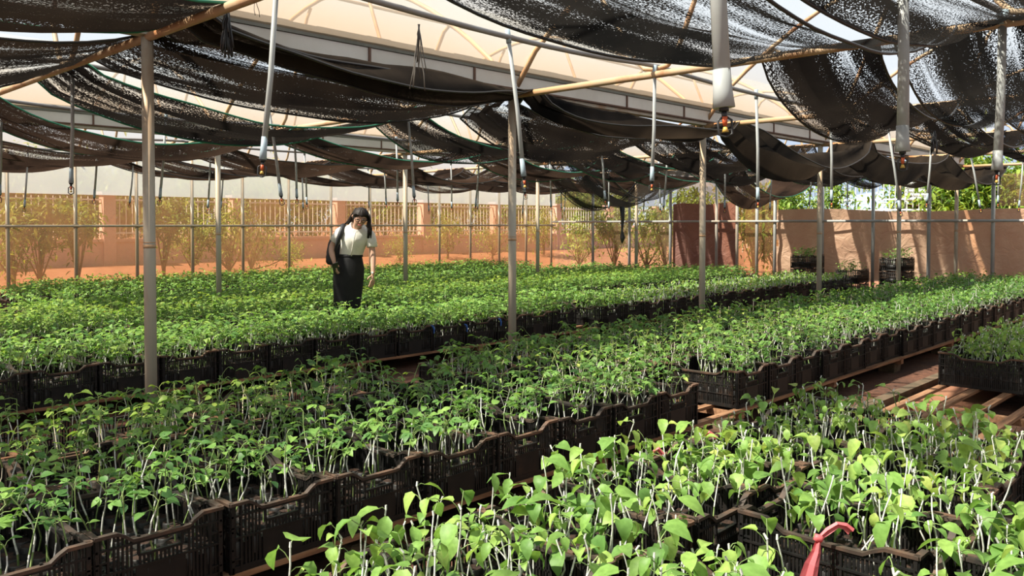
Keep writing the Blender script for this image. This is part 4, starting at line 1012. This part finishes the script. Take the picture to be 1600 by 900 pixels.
M['lens'], _, _ = mat('dark_lens', (.03, .025, .025), .15)
def skin_mesh(name, nodes, edges, m, sub=2, root=0):
    """nodes: (x,y,z,rx[,ry]); skin modifier baked to a mesh"""
    me = bpy.data.meshes.new(name); me.from_pydata([n[:3] for n in nodes], edges, []); o = bpy.data.objects.new(name, me); COL.objects.link(o)
    sk = o.modifiers.new('skin', 'SKIN'); sk.use_smooth_shade = True; sk.branch_smoothing = .6
    sv = me.skin_vertices[0].data
    for i, n in enumerate(nodes): sv[i].radius = (n[3], n[4] if len(n) > 4 else n[3]); sv[i].use_root = (i == root)
    su = o.modifiers.new('sub', 'SUBSURF'); su.levels = sub; su.render_levels = sub
    dg = bpy.context.evaluated_depsgraph_get(); dg.update()
    em = bpy.data.meshes.new_from_object(o.evaluated_get(dg)); em.name = name; em.materials.clear(); em.materials.append(m)
    em.polygons.foreach_set('use_smooth', [True] * len(em.polygons))
    bpy.data.objects.remove(o); return em
wZ = 9.38; wX = (545 - 800) * wZ / 1300
WO = Vector((wX, wZ, 0))
wom = thing('woman', 'woman in cream short-sleeved shirt and black skirt bending over the seedlings', 'person', WO, 0)
nd = []; ed = []
def nadd(x, y, z, r, par=None, ry=None):
    nd.append((x, y, z, r, ry if ry else r)); i = len(nd) - 1
    if par is not None: ed.append((par, i))
    return i
pel = nadd(-.01, .02, .95, .125, None, .10)
wa = nadd(.025, .0, 1.09, .085, pel, .070); ch_ = nadd(.075, -.05, 1.25, .085, wa, .070); ub = nadd(.10, -.085, 1.35, .060, ch_, .052)
nb_ = nadd(.113, -.112, 1.385, .056, ub); nk = nadd(.130, -.145, 1.420, .047, nb_)
# head: jaw, face, crown (leaning forward and to the right)
jaw = nadd(.150, -.200, 1.434, .062, nk, .060); fc = nadd(.172, -.205, 1.490, .078, jaw, .082); crn = nadd(.188, -.175, 1.552, .076, fc, .082)
# legs
for s in (-1, 1):
    hp = nadd(-.01 + s * .085, .02, .88, .085, pel); kn = nadd(-.02 + s * .085, .03, .48, .055, hp); cf = nadd(-.02 + s * .085, .045, .33, .052, kn); an = nadd(-.02 + s * .085, .05, .08, .034, cf); nadd(-.02 + s * .09, -.09, .035, .032, an)
def hand(par, base, d, side, pal, curl, sc=1.0):
    """base wrist point, d forward dir, side = thumb side, pal = palm normal (fingers curl towards it)"""
    d, side, pal = Vector(d).normalized(), Vector(side).normalized(), Vector(pal).normalized(); base = Vector(base)
    pm = base + d * .045 * sc; a = nadd(*pm, .022, par, .015)
    for q, (off, L) in enumerate([(.026, .068), (.009, .076), (-.008, .070), (-.024, .056)]):
        k0 = pm + d * .036 + side * off; i = nadd(*k0, .0098, a, .0085)
        p = k0; dd = d.copy()
        for f, cu in ((.45, curl * .8), (.32, curl * 1.2), (.23, curl)):
            dd = (dd * math.cos(cu) + pal * math.sin(cu)).normalized(); p = p + dd * L * f; i = nadd(*p, .0080, i, .0075)
    t0 = base + d * .022 + side * .028; i = nadd(*t0, .0105, a); t1 = t0 + (d * .7 + side * .6 + pal * .3).normalized() * .032; i = nadd(*t1, .0092, i); t2 = t1 + (d * .9 + side * .15 + pal * .4).normalized() * .026; nadd(*t2, .008, i)
# right arm (picture left): bent, phone in hand
sh = nadd(-.065, -.045, 1.345, .036, ub); el = nadd(-.185, -.02, 1.175, .038, sh); fa = nadd(-.178, -.08, 1.10, .036, el); wr = nadd(-.135, -.155, 1.005, .024, fa)
hand(wr, (-.135, -.155, 1.005), (.12, -.25, -.9), (.75, -.55, .1), (.55, .75, -.1), .45)
# left arm (picture right): hanging straight down to the plants
sh2 = nadd(.245, -.055, 1.325, .036, ub); el2 = nadd(.285, -.09, 1.085, .036, sh2); fa2 = nadd(.292, -.115, 1.01, .033, el2); wr2 = nadd(.298, -.165, .865, .023, fa2)
hand(wr2, (.298, -.165, .865), (-.03, -.12, -1), (-.6, -.6, .1), (-.7, .5, 0), .28)
body = link('body', skin_mesh('body', nd, ed, M['skin'], 2), wom)
# face details follow the tilted head
hc = Vector((.172, -.205, 1.490)); F_ = Vector((.10, -.82, -.56)).normalized(); U_ = Vector((.20, -.42, .90)); U_ = (U_ - F_ * U_.dot(F_)).normalized(); S_ = F_.cross(U_).normalized()
if S_.x < 0: S_ = -S_
H_ = lambda s, f, u: hc + (S_ * s + F_ * f + U_ * u) * 1.08
nm = MB(); nm.tube([H_(0, .074, .02), H_(0, .092, -.008), H_(0, .078, -.014)], [.007, .013, .010], 8); nm.build('nose', M['skin'], wom, True)
MB().tube([H_(-.022, .076, -.040), H_(0, .085, -.038), H_(.022, .076, -.040)], [.003, .007, .003], 8).build('mouth', M['lip'], wom, True)
for s in (-1, 1):
    MB().tube([H_(s * .074, -.005, .022), H_(s * .080, -.012, .0), H_(s * .072, -.004, -.022)], [.008, .013, .007], 8).build('ear', M['skin'], wom, True)
    MB().tube([H_(s * .018, .073, .022), H_(s * .030, .074, .024), H_(s * .042, .067, .021)], [.003, .008, .003], 8).build('eye', M['lens'], wom, True)
    MB().tube([H_(s * .014, .077, .040), H_(s * .032, .075, .045), H_(s * .048, .062, .038)], [.002, .0035, .0015], 6).build('eyebrow', M['hair'], wom, True)
# shirt: torso plus short sleeves as one continuous surface
mb = MB()
def ering(cx, cy, cz, rx, ry, tx=0.0, ty=0.0, n=28, wr=0.0):
    return [(cx + rx * math.cos(a) * (1 + wr * math.sin(4 * a + cz * 30)), cy + ry * math.sin(a) * (1 + wr * math.sin(6 * a + cz * 22)), cz + tx * math.cos(a) + ty * math.sin(a)) for a in [2 * PI * i / n for i in range(n)]]
mb.loft([ering(.020, .0, 1.045, .118, .096), ering(.022, .0, 1.06, .128, .104, wr=.02), ering(.035, -.008, 1.12, .134, .108, -.01, .01, wr=.02), ering(.058, -.030, 1.19, .144, .118, -.018, .02, wr=.02), ering(.076, -.050, 1.25, .158, .124, -.02, .03, wr=.012),
         ering(.088, -.064, 1.30, .166, .116, -.02, .035), ering(.096, -.074, 1.345, .158, .098, -.018, .035), ering(.104, -.086, 1.378, .125, .080, -.014, .03), ering(.112, -.096, 1.394, .090, .072, -.012, .038), ering(.117, -.100, 1.402, .072, .062, -.01, .046), ering(.117, -.100, 1.396, .060, .052, -.01, .044)])
def sleeve(pts):
    rings = []
    for i, (x, y, z, r) in enumerate(pts):
        t = (Vector(pts[min(i + 1, len(pts) - 1)][:3]) - Vector(pts[max(i - 1, 0)][:3])).normalized(); a_ = t.cross(Vector((0, 1, 0))).normalized(); b_ = t.cross(a_)
        rings.append([Vector((x, y, z)) + (a_ * math.cos(q) + b_ * math.sin(q)) * r for q in [2 * PI * k / 20 for k in range(20)]])
    mb.loft(rings)
sleeve([(.0, -.055, 1.352, .050), (-.045, -.050, 1.348, .058), (-.085, -.045, 1.322, .062), (-.118, -.038, 1.275, .061), (-.150, -.030, 1.222, .063), (-.152, -.030, 1.220, .050)])
sleeve([(.18, -.065, 1.330, .050), (.222, -.062, 1.322, .058), (.250, -.062, 1.290, .060), (.266, -.068, 1.235, .058), (.276, -.080, 1.165, .060), (.276, -.080, 1.163, .046)])
sh_o = mb.build('shirt', M['shirt'], wom, True)
c0 = Vector((.118, -.112, 1.415)); ax = Vector((.3, -.45, .85)).normalized(); ex = Vector((1, .1, -.3)); ex = (ex - ax * ex.dot(ax)).normalized(); ey = ax.cross(ex)
mb = MB(); rings = []
for (rad, hgt) in ((.092, -.030), (.078, .006), (.070, .008), (.076, -.03)):
    rings.append([c0 + ex * rad * math.cos(a) + ey * rad * math.sin(a) + ax * (hgt - .012 - .05 * max(0, (ey * math.sin(a) + ex * math.cos(a)).y * -1) ** 3) for a in [2 * PI * i / 20 for i in range(20)]])
mb.loft(rings, caps=False).build('collar', M['shirt'], sh_o, True)
mb = MB(); mb.tube([(.118, -.215, 1.34), (.098, -.205, 1.26), (.07, -.165, 1.15), (.05, -.118, 1.065)], .006, 6); mb.build('button_placket', M['shirt'], sh_o, True)
# skirt
rings = []; n = 40
for z, rx, ry, cx, cy in [(1.075, .122, .098, .022, .0), (1.06, .128, .104, .02, .0), (1.0, .150, .120, .005, .01), (.92, .172, .135, -.005, .02), (.82, .175, .138, -.012, .02), (.65, .163, .130, -.02, .025), (.50, .152, .124, -.026, .03), (.42, .146, .12, -.028, .03), (.425, .150, .116, -.028, .03), (.6, .15, .115, -.02, .03)]:
    rings.append([(cx + rx * math.cos(a) * (1 + .012 * math.sin(5 * a + z * 9)), cy + ry * math.sin(a) * (1 + .02 * math.sin(7 * a)), z + .008 * math.sin(3 * a)) for a in [2 * PI * i / n for i in range(n)]])
MB().loft(rings, caps=False).build('skirt', M['skirt'], wom, True)
rings = [[(.022 + (.126 + q) * math.cos(a), (.102 + q) * math.sin(a), z) for a in [2 * PI * i / n for i in range(n)]] for z, q in ((1.082, 0), (1.080, .006), (1.052, .010), (1.048, .003))]
MB().loft(rings, caps=False).build('waistband', M['skirt'], wom, True)
# hair: cap over crown and back, long strands falling forward at her left shoulder
vs = []; fs = []; na, nb2 = 28, 16
mb = MB(); rings = []
for j in range(nb2 + 1):
    el_ = -0.55 + (PI / 2 + .55) * j / nb2; ring = []
    for i in range(na):
        a = 2 * PI * i / na; f = math.cos(a); s = math.sin(a)
        lo = el_
        if f > .25 and el_ < .62 * (1 if f > .5 else .6): lo = .62 * min(1, (f - .25) * 3) + (el_ - .62) * .02 if el_ < .62 * min(1, (f - .25) * 3) else el_
        r = .089 + .003 * math.sin(9 * a) 
        ring.append(H_(s * r * .93 * math.cos(lo), f * r * math.cos(lo) * .98 - .012, r * 1.02 * math.sin(lo) + .012))
    rings.append(ring)
hair = mb.loft(rings, caps=True).build('hair', M['hair'], wom, True)
rnd = random.Random(4); mb = MB()
for i in range(26):
    q = rnd.uniform(-1, 1); e_ = rnd.uniform(-.02, .03)
    mb.tube([H_(.070 + .01 * q, .0 + .02 * q, .06), H_(.092 + .008 * q, .0 + .02 * q, -.01), Vector((.264 + .018 * q, -.225 + .015 * rnd.uniform(-1, 1), 1.405)), Vector((.274 + .020 * q, -.22 + .015 * rnd.uniform(-1, 1), 1.34 + e_)), Vector((.266 + .024 * q, -.205, 1.275 + e_))], [.010, .012, .011, .009, .003], 6)
mb.build('loose_lock', M['hair'], hair, True)
mb = MB()
for i in range(20):
    q = rnd.uniform(-1, 1)
    mb.tube([H_(-.03 + .03 * q, -.08, .05), H_(-.055 + .03 * q, -.095, -.03), Vector((.03 + .03 * q, -.07 + .03 * rnd.uniform(-1, 1), 1.445)), Vector((-.02 + .04 * q, -.03, 1.415 + .01 * q))], [.012, .013, .010, .003], 6)
mb.build('back_strands', M['hair'], hair, True)
# things she wears or holds
g = thing('eyeglasses', 'thin-rimmed eyeglasses worn by the woman looking down', 'glasses', WO + hc, 0)
for s in (-1, 1):
    mb = MB(); mb.tube([H_(s * .031 + .024 * math.cos(a), .088 - .01 * abs(math.cos(a)), .018 + .018 * math.sin(a)) - hc for a in [2 * PI * i / 16 for i in range(17)]], .0028, 6); mb.build('rim', M['black_plastic'], g, True)
    MB().tube([H_(s * .056, .078, .022) - hc, H_(s * .078, .0, .018) - hc], .002, 6).build('temple', M['black_plastic'], g, True)
MB().tube([H_(-.008, .090, .022) - hc, H_(.008, .090, .022) - hc], .0022, 6).build('bridge', M['black_plastic'], g, True)
g = thing('wristwatch', 'gold watch on the woman\'s lowered wrist', 'watch', WO + Vector((.2985, -.160, .885)), 0)
MB().tube([(0, 0, -.007), (0, -.002, .007)], .0275, 14).build('strap', M['gold'], g, True); MB().tube([(-.004, -.028, 0), (-.004, -.036, 0)], .013, 12).build('dial', M['white_paint'], g, True)
g = thing('mobile_phone', 'dark mobile phone held in the woman\'s bent hand', 'phone', WO + Vector((-.108, -.19, .93)), 0); g.rotation_euler = (R(25), R(-20), R(30))
MB().box((0, 0, 0), (.07, .008, .14)).build('case', M['black_plastic'], g); MB().box((0, -.005, 0), (.063, .002, .13)).build('screen', M['lens'], g)
g = thing('backpack', 'black backpack slung on the woman\'s shoulder at the picture left', 'backpack', WO + Vector((-.155, .12, 1.12)), 0)
rings = []
for z, rx, ry in [(-.17, .05, .04), (-.165, .10, .065), (-.12, .125, .085), (-.02, .13, .09), (.08, .115, .08), (.16, .085, .06), (.20, .04, .03)]:
    rings.append([(rx * abs(math.cos(a)) ** .7 * (1 if math.cos(a) > 0 else -1) + .05 * (z + .1), ry * abs(math.sin(a)) ** .7 * (1 if math.sin(a) > 0 else -1) + .02, z) for a in [2 * PI * i / 24 for i in range(24)]])
MB().loft(rings).build('bag_body', M['pack'], g, True)
rings = [[(x * .8 - .02, y * .5 - .055, z * .6 - .06) for (x, y, z) in r_] for r_ in rings]; MB().loft(rings).build('front_pocket', M['pack'], g, True)
mb = MB(); pts = [(.05, .03, .17), (.075, -.10, .28), (.11, -.20, .28), (.10, -.265, .21), (.065, -.265, .12), (.03, -.22, .03), (.0, -.15, -.05), (-.02, -.03, -.12)]
mb.tube(pts, [.014, .024, .030, .030, .027, .016, .009, .009], 8); mb.build('shoulder_strap', M['pack'], g, True)
